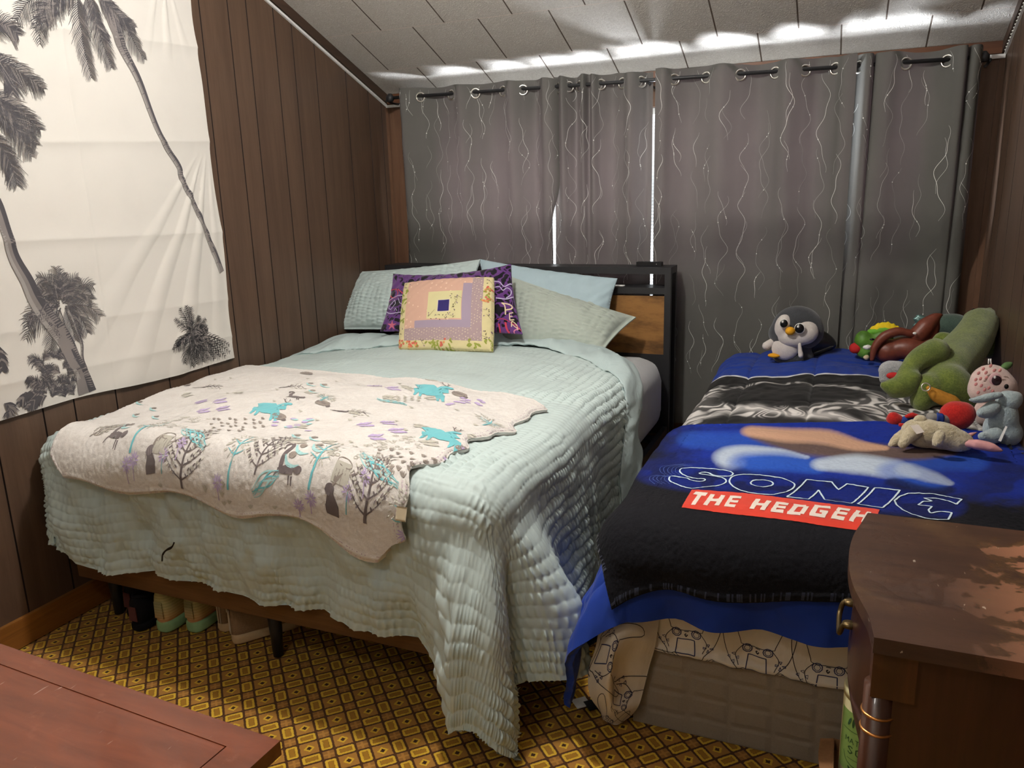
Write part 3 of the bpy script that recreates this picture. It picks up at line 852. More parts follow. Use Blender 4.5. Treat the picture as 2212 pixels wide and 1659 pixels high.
# rounded corners and a wavy hem
st = quadmap(BQ, U, Vv)
st[..., 1] += (-.05 * np.exp(-((U - .93) / .10) ** 2) * (1 - Vv) ** 6 + .02 * np.sin(U * 19) * (1 - Vv) ** 10)[..., 0]
st[..., 0] += ((.015 * np.sin(Vv * 21) + .012 * np.sin(Vv * 47)) * U ** 10)[..., 0]
rc = .07
for cu, cv in ((0, 0), (1, 0), (0, 1), (1, 1)):
    du = np.abs(U[..., 0] - cu) * 1.4; dv = np.abs(Vv[..., 0] - cv) * 1.1
    k = np.maximum(0, rc - np.hypot(du, dv)) / rc
    st[..., 0] += (1 if cu == 0 else -1) * .035 * k; st[..., 1] += (1 if cv == 0 else -1) * .035 * k
P = D1(st[..., 0], st[..., 1]); Sx = Surf(P, 0, 1.4, 0, 1.1)
edge = np.minimum(np.minimum(U, 1 - U) * 1.4, np.minimum(Vv, 1 - Vv) * 1.1)[..., 0]
lift = .017 + .024 * sst(-2.27 - st[..., 1], 0, .09) + .006 * vnoise(st[..., 0] * 6, st[..., 1] * 6, 21) + .006 * np.maximum(0, vnoise(st[..., 0] * 4 + st[..., 1] * 9, st[..., 1] * 3, 23)) - .006 * sst(.02 - edge, 0, .02) + .004 * np.exp(-((edge - .012) / .006) ** 2)
P = P + Sx.N * lift[..., None] + .0012 * Sx.N * vnoise(st[..., 0] * 150, st[..., 1] * 150, 5)[..., None]
P[..., 0] = np.maximum(P[..., 0], .02)
SB = Surf(P, 0, 1.4, 0, 1.1)
pr = Print(SB, .0016)
# motifs; each is placed where it lies on the cloth
INKS = ['dark_grey', 'teal', 'lilac', 'sage_grey', 'pale_teal', 'mid_grey', 'stitch']
DG, TE, LI, SG, PT, MG, STI = range(1, 8)
rg = np.random.default_rng(5)


def loc(px, py): return SB.px([(px, py)])[0]


def R2(p, ang):
    c, s_ = math.cos(ang), math.sin(ang); p = np.asarray(p, float); return np.stack([p[..., 0] * c - p[..., 1] * s_, p[..., 0] * s_ + p[..., 1] * c], -1)


def mot(px, py, sc=1., ang=0., tilt=None):
    o = loc(px, py); k = float(sst(o[1], .10, .34)) if tilt is None else 0.
    Bm = np.array([[1., 0.], [0., 1.]]) * (1 - k) + np.array([[.98, -.20], [-.50, .86]]) * k     # the throw lies pulled askew on the bed top
    return lambda p: o + R2(np.asarray(p, float) * np.asarray(sc), ang) @ Bm


def spray(px, py, slot, L=.075, ang=.6):
    f = mot(px, py, 1, ang); pr.stroke(f([(-L / 2, 0), (L / 2, 0)]), [.002, .0015], slot)
    for i in range(4):
        x = -L / 2 + L * (i + .6) / 4.6
        for sd in (1, -1):
            c = f([(x + .010, sd * .011)])[0]; pr.blob(c, .013, .0042, ang + sd * .7, slot, 2)


def bare_tree(px, py, h=.16, slot=DG, leaf=SG, ang=0.05, w0=.010):
    f = mot(px, py, 1, ang); pr.stroke(f([(0, 0), (.006, h * .5), (.012, h)]), [w0, w0 * .6, .002], slot, smooth=True)
    for i, k in enumerate((.12, .3, .48, .64, .8)):
        for sd in (1, -1):
            L = h * (.52 - .42 * k + .06 * (i % 2)); a = (.012 * k, h * k)
            b = (a[0] + sd * L * .8, a[1] + L * .62); pr.stroke(f([a, ((a[0] + b[0]) / 2, (a[1] + b[1]) / 2 - .006), b]), [w0 * .42, w0 * .3, .0012], slot, smooth=True)
            for j in range(6):
                q = .35 + .65 * j / 5; c = (a[0] + (b[0] - a[0]) * q, a[1] + (b[1] - a[1]) * q)
                for s2 in (1, -1):
                    pr.blob(f([(c[0] + s2 * .004, c[1] + .008 * s2 + .004)])[0], .0062, .0022, ang + .9 * s2 + (0 if sd > 0 else 1.6), leaf if j % 2 else slot, 1)


def round_tree(px, py, h=.17, slot=TE, leaf=SG, ang=-.1):
    f = mot(px, py, 1, ang); pr.stroke(f([(0, 0), (0, h * .55), (.003, h * .95)]), [.008, .006, .002], slot)
    for k in (.45, .62): pr.stroke(f([(-.035, h * k + .012), (0, h * k), (.035, h * k + .012)]), [.001, .004, .001], slot, smooth=True)
    for i in range(70):
        a = rg.uniform(0, 6.28); r = .052 * math.sqrt(rg.uniform(.05, 1)); c = (r * math.cos(a), h * .68 + r * 1.05 * math.sin(a))
        pr.blob(f([c])[0], .006, .0016, ang + a, leaf, 1)


def deer(px, py, sc=1., ang=0.):
    f = mot(px, py, sc, ang)
    pr.stroke(f([(-.062, .012), (-.04, .02), (.0, .012), (.045, .012), (.066, .02)]), [.06, .095, .080, .085, .05], TE, cross=4, smooth=True)
    pr.stroke(f([(.055, .02), (.07, .05), (.085, .065)]), [.06, .045, .03], TE, cross=2)
    pr.blob(f([(.098, .068)])[0], .022, .011, -.15 + ang, TE)
    for x, dx in ((-.066, -.02), (-.045, -.012), (.040, -.004), (.060, .004)): pr.stroke(f([(x, .0), (x + dx * .4, -.03), (x + dx, -.050)]), [.022, .013, .008], TE)
    for sd in (1, -1):
        pr.stroke(f([(.088, .074), (.088 + sd * .014, .09), (.088 + sd * .012, .108)]), [.004, .003, .002], DG)
        pr.stroke(f([(.088 + sd * .013, .092), (.088 + sd * .026, .104)]), [.003, .002], DG)


def squirrel(px, py, sc=1., ang=0.):
    f = mot(px, py, sc, ang)
    pr.stroke(f([(-.03, .0), (.0, .006), (.03, .008)]), [.012, .022, .016], DG, cross=2); pr.blob(f([(.044, .014)])[0], .014, .010, .3 + ang, DG)
    pr.stroke(f([(-.02, .004), (-.028, .03), (-.022, .052), (-.034, .062), (-.046, .054), (-.042, .042)]), [.012, .014, .013, .011, .008, .004], DG, smooth=True)
    for x in (-.03, .02, .03): pr.stroke(f([(x, -.002), (x + (.006 if x > 0 else -.012), -.02)]), [.006, .003], DG)


def rabbit(px, py, sc=1., ang=0.):
    f = mot(px, py, sc, ang)
    pr.stroke(f([(0, -.034), (.002, -.01), (-.004, .014)]), [.040, .044, .022], DG, cross=3); pr.blob(f([(-.010, .024)])[0], .016, .013, .2 + ang, DG)
    for dx in (.012, .028): pr.stroke(f([(.0, .034), (dx * .6, .052), (dx + .006, .066)]), [.004, .009, .002], MG)


def hedgehog(px, py, sc=1., ang=0.):
    f = mot(px, py, sc, ang); pr.blob(f([(0, 0)])[0], .036, .022, -.2 + ang, MG); pr.blob(f([(.034, -.012)])[0], .012, .008, -.4 + ang, DG)
    for i in range(14): x = -.03 + .0045 * i; pr.stroke(f([(x, -.010), (x - .004, .016)]), .0016, DG)


def tulip(px, py):
    f = mot(px, py); pr.stroke(f([(-.026, .012), (-.012, -.008), (.010, -.012), (.030, -.004)]), [.004, .009, .009, .002], PT, smooth=True); pr.blob(f([(-.004, .016)])[0], .012, .009, 0, MG)


def river(px, py, L=.16, ang=-.3):
    f = mot(px, py, 1, ang)
    for i in range(7):
        x = np.linspace(-L / 2, L / 2, 14); y = .016 * np.sin(x * 30 + i * 1.3) * (1 - (2 * x / L) ** 2) + (i - 3) * .003
        pr.stroke(f(np.stack([x, y], 1)), [.001, .004, .004, .001], TE if i % 2 else PT, smooth=True)


def flower(px, py, slot=LI, r=.022, stem=None):
    f = mot(px, py); pr.stroke(f([(0, -.045), (0, 0)]), [.003, .002], stem or slot)
    for i in range(11):
        a = i * 2 * PI / 11; pr.stroke(f([(.2 * r * math.cos(a), .2 * r * math.sin(a)), (r * math.cos(a), r * math.sin(a))]), [.0015, .005, .001], slot)


def stump(px, py):
    f = mot(px, py); o = [(-.03, .02), (-.036, -.03), (.022, -.034), (.026, .02)]
    pr.stroke(f([(-.002, .02), (-.006, -.03)]), [.054, .058], SG, cross=3); pr.stroke(f(ring((0, .02, 0), (1, 0, 0), (0, .4, 0), .028)[:, :2]), .002, MG)
    for i in range(5): x = -.022 + i * .011; pr.stroke(f([(x, .012), (x - .003, -.03)]), .0015, MG)
    pr.stroke(f([(.026, .0), (.048, .012), (.06, .026)]), [.005, .003, .002], MG)


def tuft(px, py, slot=MG):
    f = mot(px, py)
    for k in (-.9, -.45, 0, .45, .9): pr.stroke(f([(0, -.006), (.013 * math.sin(k), .010 * math.cos(k))]), [.004, .005, .002], slot)


def pebbles(px, py, n=14, sp=.05, ang=.2):
    for i in range(n):
        q = np.array([rg.uniform(-sp, sp) * 1.6, rg.uniform(-sp, sp) * .45]); c = loc(px, py) + R2(q, ang)
        e = ring((c[0], c[1], 0), (1, 0, 0), (0, .6, 0), rg.uniform(.006, .009), 12)[:, :2]; pr.stroke(e, .0022, SG, step=.02)


def branch(px, py, L=.16, ang=.2):
    f = mot(px, py, 1, ang); pr.stroke(f([(-L / 2, -.02), (-.02, .0), (.02, .022), (L * .5, .026)]), [.003, .012, .006, .002], DG, smooth=True)
    for i in range(7):
        x = -.01 + i * .013; sd = 1 if i % 2 else -1; pr.stroke(f([(x, .018), (x + .012, .018 + sd * .022)]), [.003, .001], DG)
        pr.blob(f([(x + .016, .018 + sd * .026)])[0], .007, .003, .6 * sd + ang, SG, 1)


Z = lambda x, y: (100 + x * .4973, 700 + y * .4973)
for p in ((670, 340), (750, 335), (680, 380), (765, 370), (1380, 440), (1480, 430), (1430, 490), (1520, 465), (1420, 270), (1500, 280)): spray(*Z(*p), LI)
for p in ((960, 375), (1715, 490)): deer(*Z(*p), (.9, 1.6), .0)
deer(*Z(1665, 298), (.9, 1.6), .0)
for p, h in (((592, 715), .165), ((1385, 865), .15)): bare_tree(*Z(*p), h * 1.15)
bare_tree(*Z(905, 655), .15, DG, SG, .0, .006); bare_tree(*Z(190, 490), .10, MG, SG, -.5, .005)
for p in ((365, 560), (790, 720), (1140, 720), (1580, 975)): round_tree(*Z(*p), ang=.05)
for p in ((1895, 440), (1190, 335)): round_tree(*Z(*p), .11, ang=-.3)
for p in ((295, 492), (1035, 645), (1075, 318)): squirrel(*Z(*p), (.9, 1.25), -.1)
for p in ((452, 590), (1238, 770)): rabbit(*Z(*p), (.8, .95), .15)
for p in ((1010, 402), (1818, 572), (1130, 215), (600, 250), (1795, 305), (1200, 343)): hedgehog(*Z(*p), .85, -.2)
for p in ((390, 400), (465, 372), (350, 445), (475, 408), (405, 345), (1090, 490), (1165, 500), (1110, 545), (1180, 538), (1065, 595), (1150, 265), (1210, 270), (1160, 295)): tulip(*Z(*p))
for p in ((640, 480), (1430, 622)): river(*Z(*p))
river(*Z(1500, 340), .14, -.1); river(*Z(950, 690), .10, .5)
for p in ((590, 515), (510, 570), (350, 610), (745, 690), (1385, 660), (1310, 730), (1150, 760), (1100, 790), (1560, 915), (380, 590), (1840, 660), (1800, 640)): flower(*Z(*p), LI, .021, TE if p[0] in (510, 1310) else None)
for p in ((512, 512), (1290, 640)): stump(*Z(*p))
for i in range(34):
    x = 1440 + (i % 7) * 50 + rg.uniform(-12, 12); y = 545 + (i // 7) * 22 + (i % 7) * 8 + rg.uniform(-6, 6); tuft(*Z(x, y))
for i in range(26):
    x = 720 + (i % 7) * 36 + rg.uniform(-10, 10); y = 415 + (i // 7) * 16 + rg.uniform(-4, 4); tuft(*Z(x, y))
for i in range(22):
    x = 1470 + (i % 6) * 30; y = 318 + (i // 6) * 7; tuft(*Z(x, y), SG)
for p in ((1450, 545), (1530, 520), (1330, 560), (580, 425), (660, 410), (520, 445), (1590, 500)): pebbles(*Z(*p))
branch(*Z(1320, 385), .2, .15); branch(*Z(700, 275), .2, .3); branch(*Z(1060, 275), .14, .3)
for i in range(16):
    x, y = 985 + rg.uniform(0, 170), 410 + rg.uniform(0, 60) ; pr.blob(loc(*Z(x, y)), .012, .007, .3, LI if i % 3 else PT, 2)
for i in range(14):
    x, y = 1740 + rg.uniform(0, 160), 315 + rg.uniform(0, 40); pr.blob(loc(*Z(x, y)), .012, .007, -.1, LI, 2)
for i in range(60):
    x, y = 250 + rg.uniform(0, 1450), 530 + rg.uniform(-30, 330)
    if 480 + .28 * x < y < 600 + .24 * x: tuft(*Z(x, y), SG)
for i in range(40):
    x, y = rg.uniform(560, 1900), rg.uniform(225, 520)
    if i % 3: tuft(*Z(x, y), SG)
    else: spray(*Z(x, y), SG, .06, rg.uniform(-.3, .8))
# whip-stitched hem
for k in range(420):
    side_ = k % 3; q = rg.uniform(.01, .99)
    a, b, da, db = {0: (q * 1.4, .006, .002, .014), 1: (1.394, q * 1.1, -.014, .002), 2: (.006, q * 1.1, .014, .002)}[side_]
    pr.stroke([(a, b), (a + da, b + db)], .003, STI)
ink = dict(dark_grey=srgb(112, 102, 102), teal=srgb(112, 190, 198), lilac=srgb(192, 172, 212), sage_grey=srgb(192, 188, 176), pale_teal=srgb(168, 212, 212), mid_grey=srgb(146, 136, 128), stitch=srgb(206, 188, 196))
mats = [fur('cream_plush_throw', srgb(230, 226, 221), srgb(219, 213, 207), 230, .95, .35, .5, .003)] + [weave('print_' + k, ink[k], 400, .95, .3, .1, .04, .2) for k in INKS]
throw = cloth('throw_blanket', SB, mats, pr, None, .011)
tag(throw, 'cream plush throw printed with teal deer and grey trees across the foot of the bed', 'blanket')
lab = SB.at(1.385, .16, .004)
cp = [[lab + np.array([dx * .03, -.01 - dy * .012, -.002 - dy * .034]) for dx in (0, .5, 1)] for dy in (0, .5, 1)]
cloth('care_label', Surf(net(cp, 6, 8), 0, 1, 0, 1), weave('cream_label', srgb(214, 200, 170)), None, throw, .001)
# hair tie left on the comforter
p0 = W(348, 1200, 1, -2.42)
bmt = [W(x, y, 1, -2.43) for x, y in ((350, 1212), (352, 1196), (362, 1186), (372, 1180), (376, 1172), (370, 1184), (358, 1190), (351, 1200))]
tag(tubes('hair_tie', [(cr(bmt, 5), .0022)], M['black_rubber'], None, 8), 'thin black hair tie caught on the front of the mint comforter', 'hair tie')

# ---------------------------------------------------------------- pillows


def pillow(name, corners, thick, mats, n=110, pinch=.05, pw=.5, ruch=None, wr=.006, seed=1, sag=0., prints=None, facemat=None, parent=None, corner_out=.0, back=.5, flange=0.):
    """Stuffed pillow from its four corners (TL, TR, BR, BL as seen from the room)."""
    TL, TR, BR, BL = [np.asarray(c, float) for c in corners]
    u = np.linspace(0, 1, n)[None, :, None]; v = np.linspace(0, 1, n)[:, None, None]          # v from bottom
    base = (BL * (1 - u) + BR * u) * (1 - v) + (TL * (1 - u) + TR * u) * v
    c = (TL + TR + BR + BL) / 4
    cu, cv = (TR + BR - TL - BL) / 2, (TL + TR - BL - BR) / 2
    Lu, Lv = np.linalg.norm(cu), np.linalg.norm(cv)
    N = np.cross(cu, cv); N /= np.linalg.norm(N)
    if N[1] > 0: N = -N
    ku, kv = 4 * u * (1 - u), 4 * v * (1 - v)
    base = base + cu * (np.sign(.5 - u) * pinch * kv * np.abs(1 - 2 * u) ** 3) + cv * (np.sign(.5 - v) * pinch * ku * np.abs(1 - 2 * v) ** 3)
    base = base - cv * sag * ku * sst(v, .5, 1.)
    f0 = flange
    uu = np.clip((u - f0) / (1 - 2 * f0), 0, 1); vv = np.clip((v - f0) / (1 - 2 * f0), 0, 1)
    prof = (np.sin(PI * uu) * np.sin(PI * vv)) ** pw
    wx, wy = u[..., 0] * Lu, v[..., 0] * Lv
    wn = vnoise(wx * 9 + 0 * wy, wy * 9 + 0 * wx, seed)
    d = thick * prof[..., 0] * (1 + .10 * wn) + wr * vnoise(wx * 22 + 5 * wy, wy * 14 + 0 * wx, seed + 1) * prof[..., 0] ** .5
    # pull lines running in from the corners
    rr = np.minimum(np.minimum(u, 1 - u), np.minimum(v, 1 - v))[..., 0]
    d = d + wr * .8 * np.sin(34 * (wx - wy) / max(Lu, Lv) * 2) * np.exp(-rr / .10) * prof[..., 0] ** .3
    if ruch: d = d + ruch * pucker(wy + 0 * wx, wx + .006 * vnoise(wx * 7, wy * 7, 3), seed + 4) * sst(prof[..., 0], .05, .4)
    edge = .004 * (1 - prof[..., 0])
    front = base + N * (d + edge)[..., None]; bk = base - N * (d * back + edge)[..., None]
    S = Surf(front, 0, Lu, 0, Lv); flip = False
    if (S.N[n // 2, n // 2] * N).sum() < 0: flip = True; S = Surf(front, 0, Lu, 0, Lv, True)
    pr = None
    if prints: pr = Print(S, .0012); prints(pr, Lu, Lv, S)
    V = [front.reshape(-1, 3)]; G = S.grid(); Fq = [G]
    m0 = np.zeros(len(G), int)
    if facemat is not None:
        k = G.min(1); m0 = facemat((k % n + .5) / (n - 1), (k // n + .5) / (n - 1))
    Ms = [m0]; k = 5 if n % 5 == 0 else 4
    ii = np.unique(np.append(np.arange(0, n, k), n - 1)); Bk = bk[np.ix_(ii, ii)]; b = len(ii); q = np.arange(b * b).reshape(b, b) + n * n
    qq = np.stack([q[:-1, :-1], q[1:, :-1], q[1:, 1:], q[:-1, 1:]], -1).reshape(-1, 4)
    V.append(Bk.reshape(-1, 3)); Fq.append(qq[:, ::-1] if flip else qq); Ms.append(np.zeros(len(qq), int))
    g = np.arange(n * n).reshape(n, n)
    for o_, i_ in ((g[0, ii], q[0]), (g[-1, ii], q[-1]), (g[ii, 0], q[:, 0]), (g[ii, -1], q[:, -1])):
        r = np.stack([o_[:-1], o_[1:], i_[1:], i_[:-1]], -1); Fq.append(r); Ms.append(np.zeros(len(r), int))
    tot = sum(len(x) for x in V)
    if pr is not None and pr.V: V.append(np.vstack(pr.V)); Fq.append(np.vstack(pr.F) + tot); Ms.append(np.concatenate(pr.M))
    return mesh(name, np.vstack(V), np.vstack(Fq), mats, parent, np.concatenate(Ms))


def at(px, py, y): return W(px, py, 1, y)


M['sage'] = weave('grey_green_ruched_cotton', srgb(176, 186, 176), 700, .7, .1, .25, .04, .2)
M['blue_case'] = weave('pale_blue_cotton', srgb(176, 198, 206), 700, .75, .1, .2, .04, .2, .2, 10)
o = pillow('pillow', [at(1036, 560, -.33), at(1334, 602, -.30), at(1316, 740, -.46), at(1040, 720, -.48)], .075, M['blue_case'], pinch=.03, seed=3, corner_out=.01)
tag(o, 'smooth pale blue pillow leaning on the headboard behind the grey-green pillow', 'pillow', 'pillows on the larger bed')
o = pillow('pillow', [at(768, 588, -.36), at(1038, 561, -.34), at(1010, 722, -.58), at(722, 712, -.57)], .085, M['mint'], pinch=.03, ruch=.014, seed=9, flange=.02)
tag(o, 'mint ruched pillow in the corner by the panelled wall, left of the purple cushion', 'pillow', 'pillows on the larger bed')
o = pillow('pillow', [at(1085, 592, -.44), at(1374, 686, -.42), at(1303, 758, -.66), at(1075, 752, -.66)], .085, M['sage'], pinch=.02, ruch=.010, seed=15, flange=.03)
tag(o, 'grey-green ruched pillow with pointed corner, front right of the headboard', 'pillow', 'pillows on the larger bed')

# purple graffiti cushion
t = T('purple_black_blotch_print'); v = t.obj(); dv = t.noise(v, 14, 2, color=True)
vv = t.mix(.12, v, dv); e = t.voro(t.map(vv, (1, 1, .62)), 27, 'DISTANCE_TO_EDGE')
k = t.mix(t.step(t.add(e, t.mul(t.sub(t.noise(v, 40, 2), .5), .10)), .13, .16), srgb(98, 56, 122), srgb(20, 16, 26))
t.bsdf(k, .92, t.bump(t.noise(v, 700, 2), .3, .001), .15, .4); M['purple'] = t.m
GL = {'P': [[(0, 0), (.1, 1)], [(.1, 1), (.55, .95), (.6, .6), (.1, .5)]], 'E': [[(.6, 0), (0, .05), (.05, 1), (.65, 1)], [(0, .52), (.5, .52)]],
      'A': [[(0, 0), (.35, 1), (.7, 0)], [(.15, .4), (.55, .4)]], 'C': [[(.6, .85), (.3, 1), (0, .5), (.25, 0), (.6, .12)]]}


def graffiti(pr, Lu, Lv, S):
    q = lambda pts: S.px(pts)
    zz = lambda pts: q([(820 + x / 6.9125, 560 + y / 6.9125) for x, y in pts])
    pr.stroke(zz([(1710, 330), (1790, 340), (1860, 410), (1950, 370), (2040, 420), (2045, 510), (2010, 570), (1900, 595), (1735, 580)]), .0055, 1, smooth=True)
    pr.stroke(zz([(1715, 420), (1790, 410), (1840, 465), (1900, 430), (1960, 470), (1950, 540), (1890, 580)]), .0045, 1, smooth=True)
    pr.stroke(zz([(1820, 650), (1870, 700), (1880, 830)]), .006, 3, smooth=True); pr.stroke(zz([(1830, 655), (1960, 690), (1970, 740), (1880, 760)]), .006, 3, smooth=True)
    pr.stroke(zz([(1995, 800), (1940, 810), (1945, 910), (2010, 905)]), .0045, 3); pr.stroke(zz([(1945, 855), (1985, 855)]), .004, 3)
    pr.stroke(zz([(1970, 1010), (1980, 930), (2050, 990), (2060, 1060)]), .0045, 3, smooth=True); pr.stroke(zz([(1980, 975), (2050, 1030)]), .004, 3)
    pr.stroke(zz([(2090, 1040), (2015, 1065), (2020, 1110), (2060, 1130)]), .0045, 4, smooth=True)
    pr.stroke(zz([(1780, 960), (1800, 1060), (1810, 1130)]), .007, 2, smooth=True); pr.stroke(zz([(1880, 940), (1900, 1040), (1960, 1130)]), .009, 2, smooth=True)
    pr.stroke(zz([(1760, 900), (1840, 890), (1950, 940), (2060, 1010), (2130, 1090)]), .003, 2, smooth=True)
    pr.stroke(zz([(160, 520), (190, 460), (250, 450), (275, 500), (250, 560), (190, 575), (165, 540)]), .0055, 2, smooth=True)
    pr.stroke(zz([(275, 445), (360, 520)]), .0055, 2); pr.stroke(zz([(90, 580), (100, 660), (180, 600)]), .0055, 2)
    pr.stroke(zz([(360, 540), (240, 560), (130, 660), (95, 760), (150, 810), (250, 800), (330, 790)]), .005, 1, smooth=True)
    pr.stroke(zz([(230, 610), (150, 700), (140, 740), (170, 750), (240, 660), (230, 610)]), .004, 1); pr.stroke(zz([(280, 580), (300, 650), (355, 680)]), .004, 1)
    pr.stroke(zz([(215, 770), (240, 730), (260, 770)]), .003, 1); pr.stroke(zz([(320, 770), (325, 735)]), .003, 1)
    st = zz([(185, 985)])[0]
    for i in range(5):
        a = PI / 2 + i * 2 * PI / 5; pr.stroke([st, st + np.array([math.cos(a), math.sin(a)]) * .026], [.014, .001], 5)


gm = [M['purple']] + [weave('thread_' + n_, c_, 500, .9, .2, .1, 0) for n_, c_ in (('white', srgb(190, 180, 210)), ('red', srgb(200, 70, 90)), ('cream', srgb(224, 206, 170)), ('pink', srgb(214, 130, 160)), ('rose', srgb(204, 110, 130)))]
o = pillow('cushion', [at(850, 592, -.62), at(1104, 571, -.60), at(1129, 722, -.80), at(822, 716, -.80)], .06, gm, n=130, pinch=.02, sag=.07, seed=22, prints=graffiti, wr=.004, back=.6)
tag(o, 'purple and black cushion with graffiti hearts and peace sign, behind the patchwork cushion', 'cushion')

# patchwork cushion
PW = ['cream_floral', 'lilac_dot', 'plain_lilac', 'peach_dot', 'pale_floral', 'navy_square', 'side_lilac']


def dotted(name, c, d, sc, size):
    t = T(name); v = t.obj(); e = t.voro(t.map(v, (1, 1, 1), (0, .6, .4)), sc, 'F1', .25)
    return t.bsdf(t.mix(t.lt(e, size), c, d), .9, t.bump(t.noise(v, 800, 2), .25, .0006), .15, .2)


pm = [weave('cream_cotton', srgb(216, 204, 156), 700, .9, .1, .15, .03, .2), dotted('lilac_dot_cotton', srgb(170, 148, 150), srgb(214, 198, 176), 95, .26), weave('lilac_cotton', srgb(164, 148, 166), 700, .9, .1, .15, .03, .2),
      dotted('peach_dot_cotton', srgb(212, 172, 152), srgb(230, 200, 178), 46, .20), weave('pale_yellow_cotton', srgb(218, 210, 160), 700, .9, .1, .15, .03, .2), weave('navy_cotton', srgb(58, 50, 112), 500, .9, .1, .15, .15, .2), weave('white_seam', srgb(226, 214, 202), 700, .9, .1, .15, 0)]
pm += [weave('flower_' + n_, c_, 500, .9, .2, .1, .1) for n_, c_ in (('red', srgb(208, 104, 88)), ('green', srgb(150, 158, 72)), ('dark', srgb(96, 90, 66)), ('orange', srgb(226, 156, 100)), ('violet', srgb(130, 106, 130)))]


def patch_face(u, v):
    m = np.zeros(len(u), int)
    def r(a, b, c_, d, k): m[(u > a) & (u < b) & (v > c_) & (v < d)] = k
    r(.075, .915, .095, .975, 1); r(.075, .80, .26, .985, 2); r(.075, .705, .36, .985, 3); r(.075, .195, .26, .40, 3); r(.705, .80, .885, .985, 3)
    r(.325, .70, .38, .775, 4); r(.435, .573, .475, .655, 6); r(.443, .565, .483, .647, 5)
    return m


def florals(pr, Lu, Lv, S):
    rg = np.random.default_rng(3)
    def sprig(u, v, kind):
        c = np.array([u * Lu, v * Lv])
        if kind == 0:
            for _ in range(9): pr.blob(c + rg.normal(0, .009, 2), .006, .005, rg.uniform(0, 3), 7 if _ % 3 else 10, 1)
            for _ in range(3): pr.blob(c + rg.normal(0, .016, 2), .007, .003, rg.uniform(0, 3), 8, 1)
        elif kind == 1:
            for _ in range(6): pr.blob(c + rg.normal(0, .012, 2), .009, .004, rg.uniform(0, 3), 8, 1)
        else:
            pr.stroke([c, c + rg.normal(0, .02, 2)], [.0015, .001], 9)
            for _ in range(4): pr.blob(c + rg.normal(0, .012, 2), .004, .002, rg.uniform(0, 3), 9 if _ % 2 else 11, 1)
    for v, k in ((.95, 2), (.80, 0), (.74, 1), (.64, 0), (.5, 2), (.44, 2), (.2, 2), (.14, 2), (.08, 1)): sprig(.955, v, k)
    for v, k in ((.9, 2), (.82, 1), (.70, 1), (.55, 1), (.5, 2), (.36, 1), (.2, 2), (.06, 0)): sprig(.037, v, k)
    for u, k in ((.14, 0), (.2, 0), (.3, 2), (.38, 1), (.45, 1), (.5, 0), (.58, 1), (.78, 1), (.87, 1)): sprig(u, .045, k)
    for u, v in ((.36, .42), (.45, .43), (.52, .41), (.6, .52), (.64, .56), (.62, .66), (.65, .7), (.58, .42)): sprig(u, v, 2)


o = pillow('cushion', [at(876, 614, -.74), at(1067, 601, -.72), at(1065, 760, -.97), at(863, 757, -.97)], .050, pm, n=160, pinch=-.006, pw=.24, seed=30, prints=florals, facemat=patch_face, wr=.002, back=1.2)
tag(o, 'square patchwork cushion in peach, lilac and cream with a navy centre, front of the pillows', 'cushion')

# remote and cable on the headboard
rx = W(1403, 562, 1, -.2)
bm = bmesh.new(); abox(bm, (rx[0] - .062, -.215, zt + .001), (rx[0] + .062, -.175, zt + .020)); o = from_bm('remote_control', bm, M['black_rubber'], bevel=.008)
tag(o, 'small black remote control lying on top of the headboard', 'remote control')
box('indicator', (rx[0] + .036, -.2155, zt + .009), (rx[0] + .039, -.2145, zt + .012), M['white'], o, 0)
for i in range(5): box('button', (rx[0] - .04 + i * .018, -.199, zt + .0195), (rx[0] - .031 + i * .018, -.191, zt + .0215), M['black_metal'], o, .001)
lx = W(1332, 622, 1, -.24)
tag(tubes('cable', [(cr([(lx[0] - .10, -.20, zs + .004), (lx[0] - .02, -.25, zs + .004), (lx[0] + .03, -.25, zs + .004), (lx[0] + .035, -.225, zs + .004), (lx[0] - .02, -.222, zs + .004), (lx[0] - .09, -.19, zs + .004)], 8), .0028)], M['white'], None, 8), 'thin white cable looped on the headboard shelf', 'cable')

# ---------------------------------------------------------------- palm tapestry on the left wall
ty0, ty1, tz0, tz1 = -3.05, -1.405, .745, 2.34
na, nb = 420, 400
y = np.linspace(ty0, ty1, na)[None, :]; z = np.linspace(tz0, tz1, nb)[:, None]
Y = y + 0 * z; Zz = z + 0 * y
right = (Y - ty0) / (ty1 - ty0)
Y = Y - .022 * np.exp(-((Zz - 2.0) / .25) ** 2) * right ** 8 - .008 * np.sin(Zz * 9) * right ** 8 - .012 * sst(Zz, 1.2, .8) * right ** 6 * 0
bot = (1 - (Zz - tz0) / (tz1 - tz0))
Zz = Zz + bot ** 8 * (.018 * (-1.40 - Y) + .006 * np.sin(Y * 8))
X = .010 + .004 * np.abs(vnoise(Y * 3, Zz * 3, 2))
for zf, k in ((1.975, .007), (1.62, .006), (1.30, .006), (1.02, .004), (.86, .005)):       # fold creases from packing
    zz_ = zf + .05 * (Y + 2.0) * (1 if zf > 1.5 else -.45)
    X = X + k * np.exp(-np.abs(Zz - zz_) / .03) * sst(Zz - zz_, -.05, .012)
for yc in (-2.55, -2.02): X = X + .0025 * np.exp(-np.abs(Y - yc) / .006)
